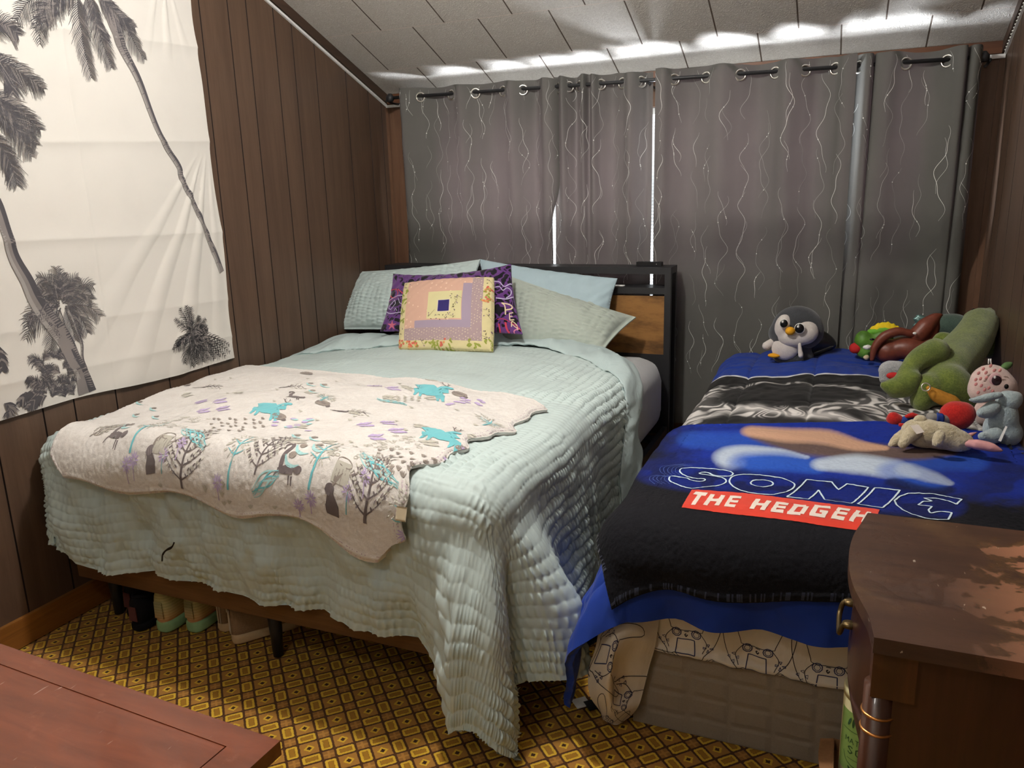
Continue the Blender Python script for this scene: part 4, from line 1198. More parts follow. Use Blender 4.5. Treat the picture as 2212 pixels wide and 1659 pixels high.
# drag folds fanning from the pin at the right edge
py_, pz_ = -1.42, 1.66
an = np.arctan2(pz_ - Zz, py_ - Y + 1e-3); rr = np.hypot(pz_ - Zz, py_ - Y)
X = X + .007 * np.maximum(0, np.sin(an * 26 + .6 * vnoise(Y * 3, Zz * 3, 7))) * sst(rr, .05, .25) * sst(1.3 - rr, 0, .5) * sst(an, .6, .95) * sst(1.62 - an, 0, .2)
an2 = np.arctan2(2.3 - Zz, -1.55 - Y); X = X + .006 * np.maximum(0, np.sin(an2 * 22)) * sst(2.3 - Zz, 0, .08) * sst(.45 - (2.3 - Zz), 0, .25) * sst(np.abs(an2 - 1.5), .5, .1)
X = X + .002 * vnoise(Y * 12, Zz * 9, 4)
ST = Surf(np.stack([X, Y, Zz], -1), ty0, ty1, tz0, tz1)
pr = Print(ST, .0022)
TQ = lambda pts: ST.px(pts)
rg = np.random.default_rng(17)


def frond(pts, L=.066, dens=32, slot=1, droop=.30, wid=.0030, rach=.005):
    """Palm leaf: a rib with drooping leaflets on both sides (image points on the tapestry)."""
    p = cr(TQ(pts), 10)
    seg = np.concatenate([[0], np.cumsum(np.linalg.norm(np.diff(p, axis=0), axis=1))])
    pr.stroke(p, [rach, rach * .7, .001], 3)
    for i in range(dens):
        q = (i + .5) / dens * .98 + .02; c = np.array([np.interp(q * seg[-1], seg, p[:, 0]), np.interp(q * seg[-1], seg, p[:, 1])])
        c2 = np.array([np.interp(min(q + .03, 1) * seg[-1], seg, p[:, 0]), np.interp(min(q + .03, 1) * seg[-1], seg, p[:, 1])])
        d = c2 - c
        if np.linalg.norm(d) < 1e-5: d = p[-1] - p[-6]
        d = d / np.linalg.norm(d); n_ = np.array([-d[1], d[0]])
        l = L * (math.sin(PI * min(1, .25 + .75 * q)) ** .6 * .8 + .2) * rg.uniform(.75, 1.15)
        for sd in (1, -1):
            a = d * .75 + n_ * sd * .75; e1 = c + a * l * .5 + np.array([0, -droop * l * .15]); e2 = c + a * l * .85 + np.array([0, -droop * l * .75])
            pr.stroke([c, e1, e2], [wid * rg.uniform(.7, 1.1), wid * .8, .0008], slot if rg.uniform() > .3 else 2, step=.012)


def trunk(pts, wpx, slot=3):
    p = cr(TQ(pts), 8); pr.stroke(p, [w_ / 430. for w_ in wpx], 2, cross=2)
    wv = np.array(wpx) / 430.
    d = np.gradient(p, axis=0); d /= np.linalg.norm(d, axis=1)[:, None]; nn = np.stack([-d[:, 1], d[:, 0]], 1)
    w_i = np.interp(np.linspace(0, 1, len(p)), np.linspace(0, 1, len(wv)), wv)
    pr.stroke(p + nn * (w_i * .30)[:, None], [w_ * .42 for w_ in wv], 1); pr.stroke(p - nn * (w_i * .34)[:, None], [w_ * .25 for w_ in wv], 4)
    for i in range(0, len(p) - 1, 2):
        pr.stroke([p[i] - nn[i] * w_i[i] * .45, p[i] + nn[i] * w_i[i] * .45], .0016, 1)


# palm whose crown runs out of the top
trunk([(222, -14), (240, 40), (262, 100), (300, 175), (345, 290), (385, 358), (392, 385), (418, 440), (445, 500), (478, 588)], [22, 19, 14, 11, 10, 11, 11, 10, 10, 13])
for f_ in ([(150, -30), (95, -20), (55, 10), (36, 45)], [(160, -25), (110, 0), (88, 45), (86, 96)], [(165, -20), (120, -5), (84, 30), (74, 60)], [(168, -25), (140, -12), (110, 20), (95, 50)]): frond(f_, .06, 30)
for f_ in ([(168, -12), (170, 40), (180, 100), (197, 168)], [(185, -12), (200, 38), (222, 95), (240, 146)], [(205, -12), (245, 25), (280, 75), (311, 128)], [(210, -15), (232, 10), (262, 40), (290, 60)]): frond(f_, .066, 36)
frond([(196, -10), (205, 30), (215, 60), (232, 90)], .05, 24)
# palm out of frame on the left
for f_ in ([(-40, 60), (-5, 50), (20, 60), (38, 76)], [(-45, 120), (10, 138), (50, 160), (94, 193)], [(-45, 128), (0, 140), (20, 170), (28, 205)], [(-50, 190), (0, 212), (45, 240), (86, 280)], [(-55, 190), (0, 225), (45, 270), (78, 312)], [(-50, 200), (0, 240), (40, 290), (68, 338)], [(-40, 280), (-5, 310), (20, 350), (37, 400)]): frond(f_, .07, 36)
# leaning trunk with crown behind
for f_ in ([(131, 647), (115, 620), (98, 603), (79, 599)], [(131, 647), (127, 615), (122, 595), (120, 577)], [(131, 647), (134, 620), (134, 605), (133, 592)], [(133, 650), (146, 622), (155, 605), (168, 597)],
           [(133, 652), (155, 630), (178, 615), (200, 618)], [(135, 655), (160, 640), (180, 635), (198, 647)], [(140, 662), (170, 658), (195, 665), (216, 684)], [(142, 665), (165, 675), (180, 695), (189, 718)],
           [(140, 665), (150, 690), (158, 715), (163, 735)], [(128, 648), (105, 632), (90, 628), (77, 628)], [(128, 652), (95, 655), (70, 668), (58, 695)], [(128, 660), (95, 680), (70, 700), (56, 732)], [(130, 665), (118, 700), (112, 730), (108, 755)], [(128, 655), (85, 680), (62, 690), (58, 705)]): frond(f_, .058, 18, 1, .3, .003)
trunk([(145, 662), (163, 706), (176, 742), (178, 776), (191, 816), (192, 846)], [5, 4, 4, 4, 4, 4])
trunk([(-12, 432), (0, 460), (27, 550), (57, 606), (75, 645), (102, 686), (136, 731), (160, 778), (178, 812), (188, 848)], [16, 15, 16, 19, 22, 25, 26, 22, 22, 30])
for i in range(26):
    x0_, y0_ = rg.uniform(88, 165), rg.uniform(770, 862); a = rg.uniform(-2.6, -.4); L_ = rg.uniform(20, 46)
    frond([(x0_, y0_), (x0_ + L_ * .5 * math.cos(a), y0_ + L_ * .55 * math.sin(a)), (x0_ + L_ * math.cos(a) * 1.1, y0_ + L_ * .6 * math.sin(a))], .036, 12, 1, .4, .0032)
for f_ in ([(95, 850), (70, 850), (50, 858), (38, 872)], [(100, 855), (80, 862), (66, 872), (58, 882)], [(100, 835), (80, 825), (65, 820), (58, 818)], [(8, 872), (16, 876), (20, 884), (16, 894)], [(-20, 740), (-5, 760), (2, 780), (4, 800)]): frond(f_, .035, 20, 1, .6, .006)
# small palm at the lower right corner
cx_, cy_ = 416, 722
for ex, ey in ((377, 688), (389, 665), (402, 660), (411, 664), (430, 682), (443, 688), (446, 706), (448, 712), (374, 756), (384, 752), (399, 784), (414, 790), (424, 786), (438, 781), (450, 778), (462, 775), (474, 771), (486, 770), (496, 760), (495, 745)):
    mx_, my_ = (cx_ + ex) / 2, (cy_ + ey) / 2 - (6 if ey > 700 else 2)
    frond([(cx_, cy_), (mx_, my_), (ex, ey)], .036 if ey < 760 else .045, 14, 5, .35, .0032)
tm = [weave('tapestry_white_polyester', srgb(212, 208, 201), 900, .8, .1, .2, .015, .2), weave('ink_charcoal', srgb(78, 76, 80), 400, .9, .1, .1, .1, .1), weave('ink_grey', srgb(128, 122, 120), 400, .9, .1, .1, .1, .1), weave('ink_mid', srgb(92, 88, 88), 400, .9, .1, .1, .1, .1), weave('ink_light', srgb(150, 146, 142), 400, .9, .1, .1, .1, .1), weave('ink_black', srgb(34, 34, 38), 400, .9, .1, .1, .1, .1)]
tag(cloth('tapestry', ST, tm, pr, None, .0015), 'large white wall tapestry printed with grey palm trees on the panelled wall', 'tapestry')

# ---------------------------------------------------------------- shoes under the bed


def shoe(label, heel, ang, cols, L=.26, H=.10, Wd=.082, sole=.032, tab=False, grp=None):
    """Low shoe; heel = point on the carpet under the heel, pointing along ang (0 = away from the room, +y)."""
    root = thing('shoe', (heel[0], heel[1], 0), label, 'shoe', grp)
    c, s_ = math.cos(ang), math.sin(ang)
    def TR(p): p = np.asarray(p, float); return np.stack([heel[0] + p[..., 0] * c - p[..., 1] * s_, heel[1] + p[..., 0] * s_ + p[..., 1] * c, p[..., 2]], -1)
    ys = np.array([0, .03, .12, .3, .5, .72, .88, .97, 1.0]) * L
    hw = np.array([.30, .62, .78, .74, .78, 1.0, .86, .50, .16]) * Wd / 2
    top = np.array([.98, 1.0, .96, .84, .80, .58, .45, .38, .34]) * H
    a = np.linspace(0, 2 * PI, 25)[:-1]
    # sole: closed loft
    def loft(lo, hi, k, bul):
        rows = []
        for y_, w_, t_ in zip(ys, hw, top):
            zt_ = hi if hi is not None else t_
            cz, hz = (lo + zt_) / 2, (zt_ - lo) / 2
            x = np.sign(np.cos(a)) * np.abs(np.cos(a)) ** k * w_ * bul; z = cz + np.sign(np.sin(a)) * np.abs(np.sin(a)) ** k * hz
            rows.append(TR(np.stack([x, np.full_like(x, y_), np.maximum(z, .001)], -1)))
        R_ = np.array(rows); n_ = 24
        Fq = [[i * n_ + j, i * n_ + (j + 1) % n_, (i + 1) * n_ + (j + 1) % n_, (i + 1) * n_ + j] for i in range(len(ys) - 1) for j in range(n_)]
        V = np.vstack([R_.reshape(-1, 3), R_[0].mean(0), R_[-1].mean(0)]); b = len(ys) * n_
        for j in range(n_):
            Fq.append([b, j, (j + 1) % n_, (j + 1) % n_]); Fq.append([b + 1, (len(ys) - 1) * n_ + (j + 1) % n_, (len(ys) - 1) * n_ + j, (len(ys) - 1) * n_ + j])
        return V, Fq
    def add(name, VF, m):
        bm = bmesh.new(); vs = [bm.verts.new(v) for v in VF[0]]
        for f in VF[1]:
            try: bm.faces.new([vs[i] for i in dict.fromkeys(f)])
            except ValueError: pass
        o = from_bm(name, bm, m, root, smooth=True); d = o.modifiers.new('s', 'SUBSURF'); d.levels = d.render_levels = 1; return o
    add('sole', loft(.001, sole, .55, 1.06), cols[1])
    add('upper', loft(sole * .55, None, .8, .97), cols[0])
    # opening: dark lining sunk in a padded collar
    e = ring((0, L * .22, 0), (Wd * .26, 0, 0), (0, L * .17, 0), 1, 30); e[:, 2] = H * (.985 - .25 * np.clip((e[:, 1] - .02) / (L * .4), 0, 1))
    tubes('collar', [(TR(e), .006)], cols[0], root, 8)
    add_ = np.vstack([TR(e), TR(np.array([[0, L * .22, H * .80]]))]); Fq = [[30, i, (i + 1) % 30, (i + 1) % 30] for i in range(29)]
    bm = bmesh.new(); vs = [bm.verts.new(v + np.array([0, 0, .002])) for v in add_]
    for f in Fq: bm.faces.new([vs[i] for i in dict.fromkeys(f)])
    from_bm('lining', bm, M['black_rubber'], root)
    lace = []
    for i in range(4):
        y_ = L * (.43 + .075 * i); z_ = H * (.82 - .07 * i); lace.append((TR(np.array([[-Wd * .22, y_, z_ - .004], [0, y_ + .006, z_ + .006], [Wd * .22, y_, z_ - .004]])), .0028))
    tubes('laces', lace, cols[2], root, 6)
    if tab is not False:
        tubes('heel_tab', [(TR(np.array([[-.006 + dx, -.002, z_] for z_ in np.linspace(sole, H * .98, 6)])), .0022) for dx in (0, .012)] + [(TR(ring((0, -.006, H * .98), (.007, 0, 0), (0, 0, 1), .0075, 12) * [1, 1, 1]), .002)], tab, root, 6)
    else:
        p = TR(np.array([[[-.018, -.0035, sole + .012], [.018, -.0035, sole + .012]], [[-.016, -.003, H * .75], [.016, -.003, H * .75]]]))
        cloth('heel_patch', Surf(p, 0, .03, 0, .05), cols[3], None, root, .002)
    return root


blk = plain('black_shoe_mesh', srgb(22, 22, 26), .8, .2, 0, .2, .4, 300); pinkp = plain('dusky_pink_patch', srgb(112, 66, 62), .8)
t = T('striped_green_orange_mesh'); v = t.gen(); x, y, z = t.xyz(t.obj())
k = t.ramp(t.mul(z, 9.), [(.25, srgb(150, 176, 124)), (.36, srgb(196, 128, 84)), (.55, srgb(206, 168, 110)), (.9, srgb(176, 172, 120))])
k = t.mix(t.mul(t.step(t.m_('SINE', t.mul(z, 620.)), -.2, .4), .25), k, srgb(230, 214, 160)); t.bsdf(k, .85, t.bump(t.noise(t.obj(), 300), .3, .002), .2)
grn = t.m; mint_sole = plain('pale_green_sole', srgb(150, 190, 140), .6)
tanu = plain('beige_suede', srgb(150, 124, 96), .9, .15, 0, .12, .3, 200); sand = plain('cream_sole', srgb(206, 180, 140), .6); wht = plain('off_white_lace', srgb(214, 204, 184), .8)
shoe('black shoe nearest the wall, pushed furthest under the bed', (.20, -2.255), -.05, (blk, blk, blk, pinkp), .26, .13, .09, .03, grp='shoes under the bed')
shoe('black shoe standing against the pale green sneakers', (.292, -2.315), .02, (blk, blk, blk, pinkp), .26, .125, .09, .03, grp='shoes under the bed')
shoe('pale green and orange sneaker next to the black shoe', (.385, -2.29), .06, (grn, mint_sole, wht, grn), .26, .155, .10, .045, grp='shoes under the bed')
shoe('pale green and orange sneaker next to the beige shoes', (.482, -2.255), .05, (grn, mint_sole, wht, grn), .26, .155, .10, .045, grp='shoes under the bed')
shoe('beige shoe partly hidden behind its turned mate', (.572, -2.215), -.12, (tanu, sand, wht, tanu), .25, .125, .085, .035, tab=wht, grp='shoes under the bed')
shoe('beige shoe in front, its toe turned towards the middle bed leg', (.655, -2.255), -.62, (tanu, sand, wht, tanu), .25, .125, .085, .038, tab=wht, grp='shoes under the bed')

# ---------------------------------------------------------------- the smaller bed
t = T('grey_quilted_ticking'); v = t.obj(); x, y, z = t.xyz(v)
gx = t.m_('FRACT', t.add(t.mul(x, 9.5), t.mul(t.noise(v, 8, 2), .25))); gz = t.m_('FRACT', t.add(t.mul(z, 16.), t.mul(t.noise(v, 8, 2), .25)))
ex = t.step(t.m_('MINIMUM', gx, t.sub(1., gx)), .0, .18); ez = t.step(t.m_('MINIMUM', gz, t.sub(1., gz)), .0, .22)
h = t.mul(ex, ez); wv = t.noise(v, 700, 2)
k = t.mix(t.noise(v, 300, 2), srgb(132, 122, 110), srgb(150, 140, 127))
t.bsdf(k, .85, t.bump(t.add(h, t.mul(wv, .06)), .55, .008), .2, .2); M['quilt_grey'] = t.m
o = thing('bed', (2.45, -1.2, 0), 'smaller bed with a grey quilted base on the carpet, under the blue comforter', 'bed')
bm = bmesh.new(); abox(bm, (1.975, -2.175, .002), (2.95, -.24, .285)); from_bm('quilted_base', bm, M['quilt_grey'], o, bevel=.018, smooth=False)
bm = bmesh.new(); abox(bm, (1.985, -2.165, .288), (2.945, -.25, .545))
bmesh.ops.bevel(bm, geom=list(bm.edges), offset=.06, segments=5, affect='EDGES', profile=.55)
from_bm('mattress', bm, M['sheet_white'], o, smooth=True)

# printed fitted sheet: strip over the mattress end and a loose corner hanging to the carpet
M['sheet'] = weave('white_sheet', srgb(214, 206, 194), 700, .85, .1, .15, .03, .2, .12, 12)
M['navy_line'] = weave('navy_print', srgb(58, 62, 96), 500, .9, .1, .1, .05)
M['dark_line'] = weave('charcoal_print', srgb(56, 52, 56), 500, .9, .1, .1, .05)


def controller(pr, o, sc, ang, pts_only=False):
    """Outline drawing of a game controller."""
    def f(p): return np.asarray(o) + R2(np.asarray(p, float) * sc, ang)
    w1, w2 = .0018, .0026
    S = lambda p, sl=2, w_=w1, sm=True, cl=False: pr.stroke(f(p), w_, sl, smooth=sm, closed=cl)
    S([(-.42, .55), (-.36, .66), (-.14, .66), (.14, .66), (.36, .66), (.42, .55)])
    S([(-.42, .55), (-.62, .30), (-.74, -.10), (-.78, -.52), (-.66, -.66), (-.52, -.52), (-.38, -.14), (-.30, -.02), (.30, -.02), (.38, -.14), (.52, -.52), (.66, -.66), (.78, -.52), (.74, -.10), (.62, .30), (.42, .55)])
    S([(-.30, -.02), (-.46, .24), (-.38, .50)]); S([(.30, -.02), (.46, .24), (.38, .50)])
    S([(-.22, .58), (-.19, .22), (.19, .22), (.22, .58), (-.22, .58)], 1, w2, False)
    for x in (-.22, .22):
        S(ring((x, .06, 0), (1, 0, 0), (0, 1, 0), .105, 18)[:, :2], 1, w2); S(ring((x, .06, 0), (1, 0, 0), (0, 1, 0), .07, 18)[:, :2], 1, w1)
    for dx, dy in ((0, .09), (0, -.09), (.09, 0), (-.09, 0)):
        S(ring((.50 + dx, .34 + dy, 0), (1, 0, 0), (0, 1, 0), .042, 12)[:, :2], 1)
        S([(-.50 + dx * .35, .34 + dy * .35), (-.5 + dx * 1.2 - dy * .3, .34 + dy * 1.2 + dx * .3), (-.5 + dx * 1.2 + dy * .3, .34 + dy * 1.2 - dx * .3), (-.50 + dx * .35, .34 + dy * .35)], 1, w1, False)
    for a, b in ((.46, .30), (.54, .38)): S([(a, a - .12 + 0), (b + .16, b + .04)], 1, .0008)
    S([(-.03, .10), (.0, .15), (.03, .10), (.0, .08)], 2, .003); S([(-.05, .02), (.05, .02)], 2, .002); S([(-.05, -.005), (.05, -.005)], 2, .0012)
    S([(-.52, .60), (-.40, .70), (-.30, .66)]); S([(.52, .60), (.40, .70), (.30, .66)])


sheet = thing('fitted_sheet', (2.2, -2.19, .23), 'white fitted sheet printed with game controllers, its loose corner touching the carpet', 'sheet')
na, nb = 150, 70
x = np.linspace(2.0, 2.80, na)[None, :]; v = np.linspace(0, 1, nb)[:, None]
zb_ = .243 - .012 * (x - 2.0) / .5 + .004 * vnoise(x * 40, x * 0, 3); Zs = zb_ + (.52 - zb_) * v; Xs = x + 0 * v
Ys = -2.186 - .006 * np.abs(vnoise(Xs * 9, Zs * 9, 5)) - .004 * np.abs(vnoise(Xs * 30, Zs * 5, 6)) * (1 - v) - .006 * np.exp(-((v - .03) / .03) ** 2)
S2 = Surf(np.stack([Xs, Ys, Zs], -1), 2.0, 2.80, .235, .52); pr = Print(S2, .001)
for i, (px, py) in enumerate(((1483, 1362), (1637, 1400), (1790, 1440))):
    controller(pr, S2.px([(px, py)])[0], .112, PI - .03)
for px, py in ((1570, 1450), (1720, 1482), (1425, 1410)):
    controller(pr, S2.px([(px, py)])[0] + np.array([0, -.050]), .098, -.03)
cloth('sheet_end', S2, [M['sheet'], M['navy_line'], M['dark_line']], pr, sheet, .002)
fp = [[(1296, 1330, -2.24), (1335, 1325, -2.26), (1380, 1322, -2.24), (1425, 1335, -2.20)],
      [(1288, 1392, -2.275), (1325, 1378, -2.30), (1368, 1374, -2.27), (1416, 1393, -2.205)],
      [(1272, 1445, -2.265), (1318, 1440, -2.31), (1338, 1440, -2.255), (1403, 1438, -2.20)],
      [(1274, 1500, -2.255), (1312, 1500, -2.30), (1336, 1500, -2.25), (1390, 1490, -2.20)],
      [(1296, 1535, -2.235), (1318, 1540, -2.265), (1342, 1535, -2.25), (1378, 1528, -2.215)],
      [(1301, 1574, -2.215), (1312, 1576, -2.22), (1334, 1568, -2.22), (1358, 1552, -2.195)]]
fp = [[np.maximum(W(a, b, 1, c_), [0, -9, .012]) for a, b, c_ in r] for r in fp[::-1]]
P = net(fp, 90, 110); P[..., 1] -= .004 * vnoise(P[..., 0] * 30, P[..., 2] * 14, 4)
S3 = Surf(P, 0, .19, 0, .30); pr = Print(S3, .001)
controller(pr, (.075, .20), .10, 1.35); controller(pr, (.15, .09), .10, 1.2); controller(pr, (.07, .03), .10, 2.6)
cloth('loose_corner', S3, [M['sheet'], M['navy_line'], M['dark_line']], pr, sheet, .002)
ct = W(1262, 1522, 2, 0)
box('care_tag', [ct[0] - .03, ct[1] - .02, .003], [ct[0] + .012, ct[1] + .02, .006], M['white'], sheet, 0, .75)
box('care_tag', [ct[0] + .004, ct[1] - .016, .003], [ct[0] + .05, ct[1] + .024, .0068], M['black_rubber'], sheet, 0, .75)

# blue comforter with the black printed panel
D2 = drape(2.005, 2.90, -2.185, .615, .10,
           [(2.02, .05, .015), (2.10, .05, -.035), (2.20, .05, .03), (2.30, .045, -.035), (2.42, .06, .03), (2.55, .05, -.03), (2.7, .07, .02), (1.82, .12, .11), (1.62, .08, .06), (1.45, .09, .03)],
           [(-1, .18), (1.4, .20), (1.62, .10), (1.85, .08), (2.0, .06), (2.1, .0), (2.4, -.02), (3.2, .0)],
           lambda x, y: .03 * np.sin(np.clip((x - 2) / .9, 0, 1) * PI) ** .7 + .012 * vnoise(x * 5, y * 5, 14) + .02 * sst(y, -.75, -.35), right_stop=XR - .02, hem=((0, .75), (1.6, .80), (1.85, .95), (2.0, 1), (4, 1)))
s0, s1, t0, t1 = 1.42, 3.06, -2.487, -.20
na, nb = 640, 700
s = np.linspace(s0, s1, na)[None, :]; t_ = np.linspace(t0, t1, nb)[:, None]; ss = s + 0 * t_; tt = t_ + 0 * s
P = D2(ss, tt); Sx = Surf(P, s0, s1, t0, t1)
qd = np.exp(-np.abs(((ss - 1.95) / .26) % 1 - .5) / .035) * sst(tt, -2.25, -2.1); qd2 = np.exp(-np.abs(((tt + .58) / .32) % 1 - .5) / .03)
P = P + Sx.N * (-.010 * qd * sst(tt, -1.7, -1.6) - .004 * qd2 + .006 * vnoise(ss * 13, tt * 9, 33) + .003 * vnoise(ss * 34, tt * 26, 34))[..., None]
# crumpled ridges on the blue head end
P = P + Sx.N * (.007 * np.maximum(0, vnoise(ss * 4, tt * 30, 36)) * sst(tt, -.75, -.6))[..., None]
SC2 = Surf(P, s0, s1, t0, t1)
edge_t = -.64 + .012 * np.sin(ss * 11)
blackp = (tt > -1.95) & (tt < edge_t)
wl = sst(.009 - np.abs(tt - edge_t), 0, .004)
col = np.empty((nb, na, 3)); col[:] = srgb(20, 54, 144)
art = np.zeros((nb, na))
# poured-paint veins: contour lines of a warped field inside two wavy belts
wx = ss + .10 * vnoise(ss * 5, tt * 5, 51) + .05 * vnoise(ss * 13, tt * 13, 52); wy = tt + .10 * vnoise(ss * 5 + 9, tt * 5, 53) + .05 * vnoise(ss * 13, tt * 13 + 4, 54)
fld = vnoise(wx * 5, wy * 5, 55) + .6 * vnoise(wx * 11, wy * 11, 56)
c1 = tt - (-1.10 + .09 * np.sin(ss * 7.5 + .5) + .08 * vnoise(ss * 6, tt * 2, 57)); belt = np.exp(-(c1 / .11) ** 2) 
c2 = tt - (-.80 + .05 * np.sin(ss * 9)); belt2 = .75 * np.exp(-(c2 / .035) ** 2)
lft = np.exp(-((ss - 1.93) / .10) ** 2) * sst(tt, -1.6, -1.4) * sst(-.72 - tt, 0, .05)
rgt = np.exp(-((ss - 2.62) / .12) ** 2) * sst(tt, -1.4, -1.25) * sst(-.8 - tt, 0, .08)
B = np.clip(np.maximum(np.maximum(belt, belt2), .9 * np.maximum(lft, rgt)), 0, 1)
lines = sst(np.abs(np.sin(fld * 10)), .62, .97)
solid = np.exp(-((tt + 1.235 - .05 * np.sin(ss * 9 + 1) - .05 * vnoise(ss * 7, tt, 58)) / .035) ** 2); art = np.maximum(B * (.10 + .90 * lines) * sst(B, .35, .8), solid * (.55 + .45 * lines))
blk_ = np.array(srgb(18, 18, 19)); wht_ = np.array(srgb(232, 228, 224))
ac = blk_ + (wht_ - blk_) * np.clip(art, 0, 1)[..., None] ** 1.0
col = np.where(blackp[..., None], ac, col)
col = col * (1 - wl[..., None]) + np.array((.75, .76, .78)) * wl[..., None]
bl = weave('printed_blue_comforter', (1, 1, 1), 900, .75, .1, .25, .03, .2, .0, 14, 'attr')
comf2 = cloth('comforter', SC2, [bl], None, None, .02, col.reshape(-1, 3), srgb(20, 54, 144))
tag(comf2, 'royal blue comforter with black and white poured-paint print on the smaller bed', 'comforter')

# fleece blanket with the lettering
BQ2 = np.array([[(1.90, -2.44), (3.02, -2.30)], [(1.70, -1.52), (2.935, -1.31)]])
na, nb = 420, 330
u = np.linspace(0, 1, na)[None, :, None] + np.zeros((nb, 1, 1)); v = np.linspace(0, 1, nb)[:, None, None] + np.zeros((1, na, 1))
st = quadmap(BQ2, u, v)
st[..., 1] += (.030 * np.exp(-((u - .17) / .07) ** 2) * (1 - v) ** 8 + .018 * np.sin(u * 9 + 1) * v ** 10)[..., 0]
P = D2(st[..., 0], st[..., 1]); Sx = Surf(P, 0, 1.2, 0, 1.0)
ed = np.minimum(np.minimum(u, 1 - u) * 1.2, np.minimum(v, 1 - v) * 1.0)[..., 0]
lift = .022 + .008 * vnoise(st[..., 0] * 5, st[..., 1] * 5, 61) + .006 * np.maximum(0, vnoise(st[..., 0] * 4, st[..., 1] * 12, 63)) + .004 * np.exp(-((ed - .014) / .008) ** 2)
P = P + Sx.N * lift[..., None] + .0009 * Sx.N * vnoise(st[..., 0] * 160, st[..., 1] * 160, 5)[..., None]
P[..., 0] = np.minimum(P[..., 0], XR - .012)
SS = Surf(P, 0, 1.2, 0, 1.0)
# soft airbrush colours of the print, placed by where they lie on the cloth
pp = PX(P); px, py = pp[..., 0], pp[..., 1]
blk_ = np.array(srgb(14, 14, 20)); blu = np.array(srgb(18, 44, 142)); lite = np.array(srgb(186, 200, 214)); midb = np.array(srgb(44, 92, 190)); skin = np.array(srgb(196, 156, 130)); tau = np.array(srgb(96, 78, 74))
nz = vnoise(px / 26, py / 9, 71) * .5 + vnoise(px / 9, py / 4, 72) * .35
topb = 925 + .115 * (px - 1500)
fade = 1 - sst(py + 16 * nz, 985 + .10 * (px - 1450), 1030 + .10 * (px - 1450))
fade = fade * sst(px + 30 * nz, 1380, 1560) * (1 - .55 * sst(px + .6 * (py - 960), 2080, 2220) * sst(vnoise(px / 60, py / 30, 75), -.1, .3))
glow = np.zeros_like(px)
C_ = blk_ + (blu - blk_) * np.clip(fade * (1 + .35 * nz), 0, 1)[..., None]


def band(pts, w_, power=1.):
    """Distance-based soft band along an image polyline."""
    d2 = np.full(px.shape, 1e9); wt = np.zeros_like(px); pts = cr(np.array(pts, float), 6); ws = np.interp(np.linspace(0, 1, len(pts)), np.linspace(0, 1, len(w_)), w_)
    for (a, b_), ww in zip(pts, ws):
        d = ((px - a) ** 2 + (2.0 * (py - b_)) ** 2) / ww ** 2; d2 = np.minimum(d2, d)
    return np.clip(1.25 - d2 ** power, 0, 1)


def lay(c, k): 
    global C_
    C_ = C_ * (1 - k[..., None]) + np.asarray(c) * k[..., None]


lay(midb, .5 * band([(1500, 950), (1700, 960), (1900, 990), (2100, 1000)], [40, 60, 40]))
lay(tau, band([(1640, 940), (1720, 962), (1800, 972), (1880, 975), (1980, 980), (2050, 975)], [26, 40, 44, 34, 22]))
lay(skin, band([(1625, 932), (1700, 940), (1780, 944), (1850, 962), (1910, 968)], [26, 34, 36, 26, 12]))
lay(lite, .9 * band([(1580, 1000), (1575, 985), (1610, 975), (1680, 977), (1740, 988)], [34, 36, 22, 10]))
lay(midb, .8 * band([(1620, 1000), (1690, 998), (1760, 1010)], [50, 46, 30]))
lay(lite, .95 * band([(1780, 1003), (1850, 1002), (1920, 1012), (1970, 1024)], [30, 46, 44, 20]))
lay(midb, .5 * band([(1930, 1016), (1990, 1036), (2030, 1050)], [40, 44, 20]))
lay(lite, .6 * band([(1960, 1014), (2010, 1030), (2050, 1044)], [30, 26, 12]))
dark = band([(1930, 1042), (2000, 1062), (2050, 1058)], [22, 26, 18]); lay(blk_, .7 * dark)
letters = band([(1430, 1020), (1500, 1030), (1640, 1045), (1780, 1065), (1900, 1080), (2040, 1095)], [60, 66, 60, 62, 60, 50])
lay(np.array(srgb(14, 34, 120)), .85 * letters); lay(blk_, .55 * letters * sst(vnoise(px / 34, py / 12, 77), .0, .4))
lay(blk_, sst(py, 1046 + .12 * (px - 1450), 1060 + .12 * (px - 1450)) * (px < 1890) * sst(py - .155 * (px - 1450), 1058, 1070))
pr = Print(SS, .0016)
KW, KB, KR, KC, KL = 1, 2, 3, 4, 5
c1 = lambda pts: SS.px([(1400 + x / 6.144, 980 + y / 6.144) for x, y in pts])
c2 = lambda pts: SS.px([(1740 + x / 5.821, 1010 + y / 5.821) for x, y in pts])
# ghost echoes left of the first letter
for k in range(1, 6):
    d = -50 * k; pr.stroke(c1([(620 + d * .6, 170 - 6 * k), (450 + d, 190 - 4 * k), (415 + d, 245), (470 + d, 290)]), .0016, KB, smooth=True); pr.stroke(c1([(480 + d, 310), (310 + d, 300), (270 + d, 350), (340 + d, 410)]), .0016, KB, smooth=True)
LW = .0042
# S
pr.stroke(c1([(1060, 305), (920, 300), (850, 285), (820, 265), (760, 252), (690, 258), (680, 272), (740, 282), (880, 305), (980, 320), (1035, 360), (1010, 400), (900, 435), (720, 450), (600, 465), (480, 445), (370, 405), (290, 365), (280, 330), (310, 302), (400, 312), (520, 330), (560, 355), (640, 372), (720, 370), (760, 355), (740, 340), (640, 335), (540, 315), (450, 275), (420, 235), (450, 200), (560, 190), (720, 196), (900, 210), (1050, 230), (1125, 265), (1110, 295), (1060, 305)]), LW, KW, smooth=True)
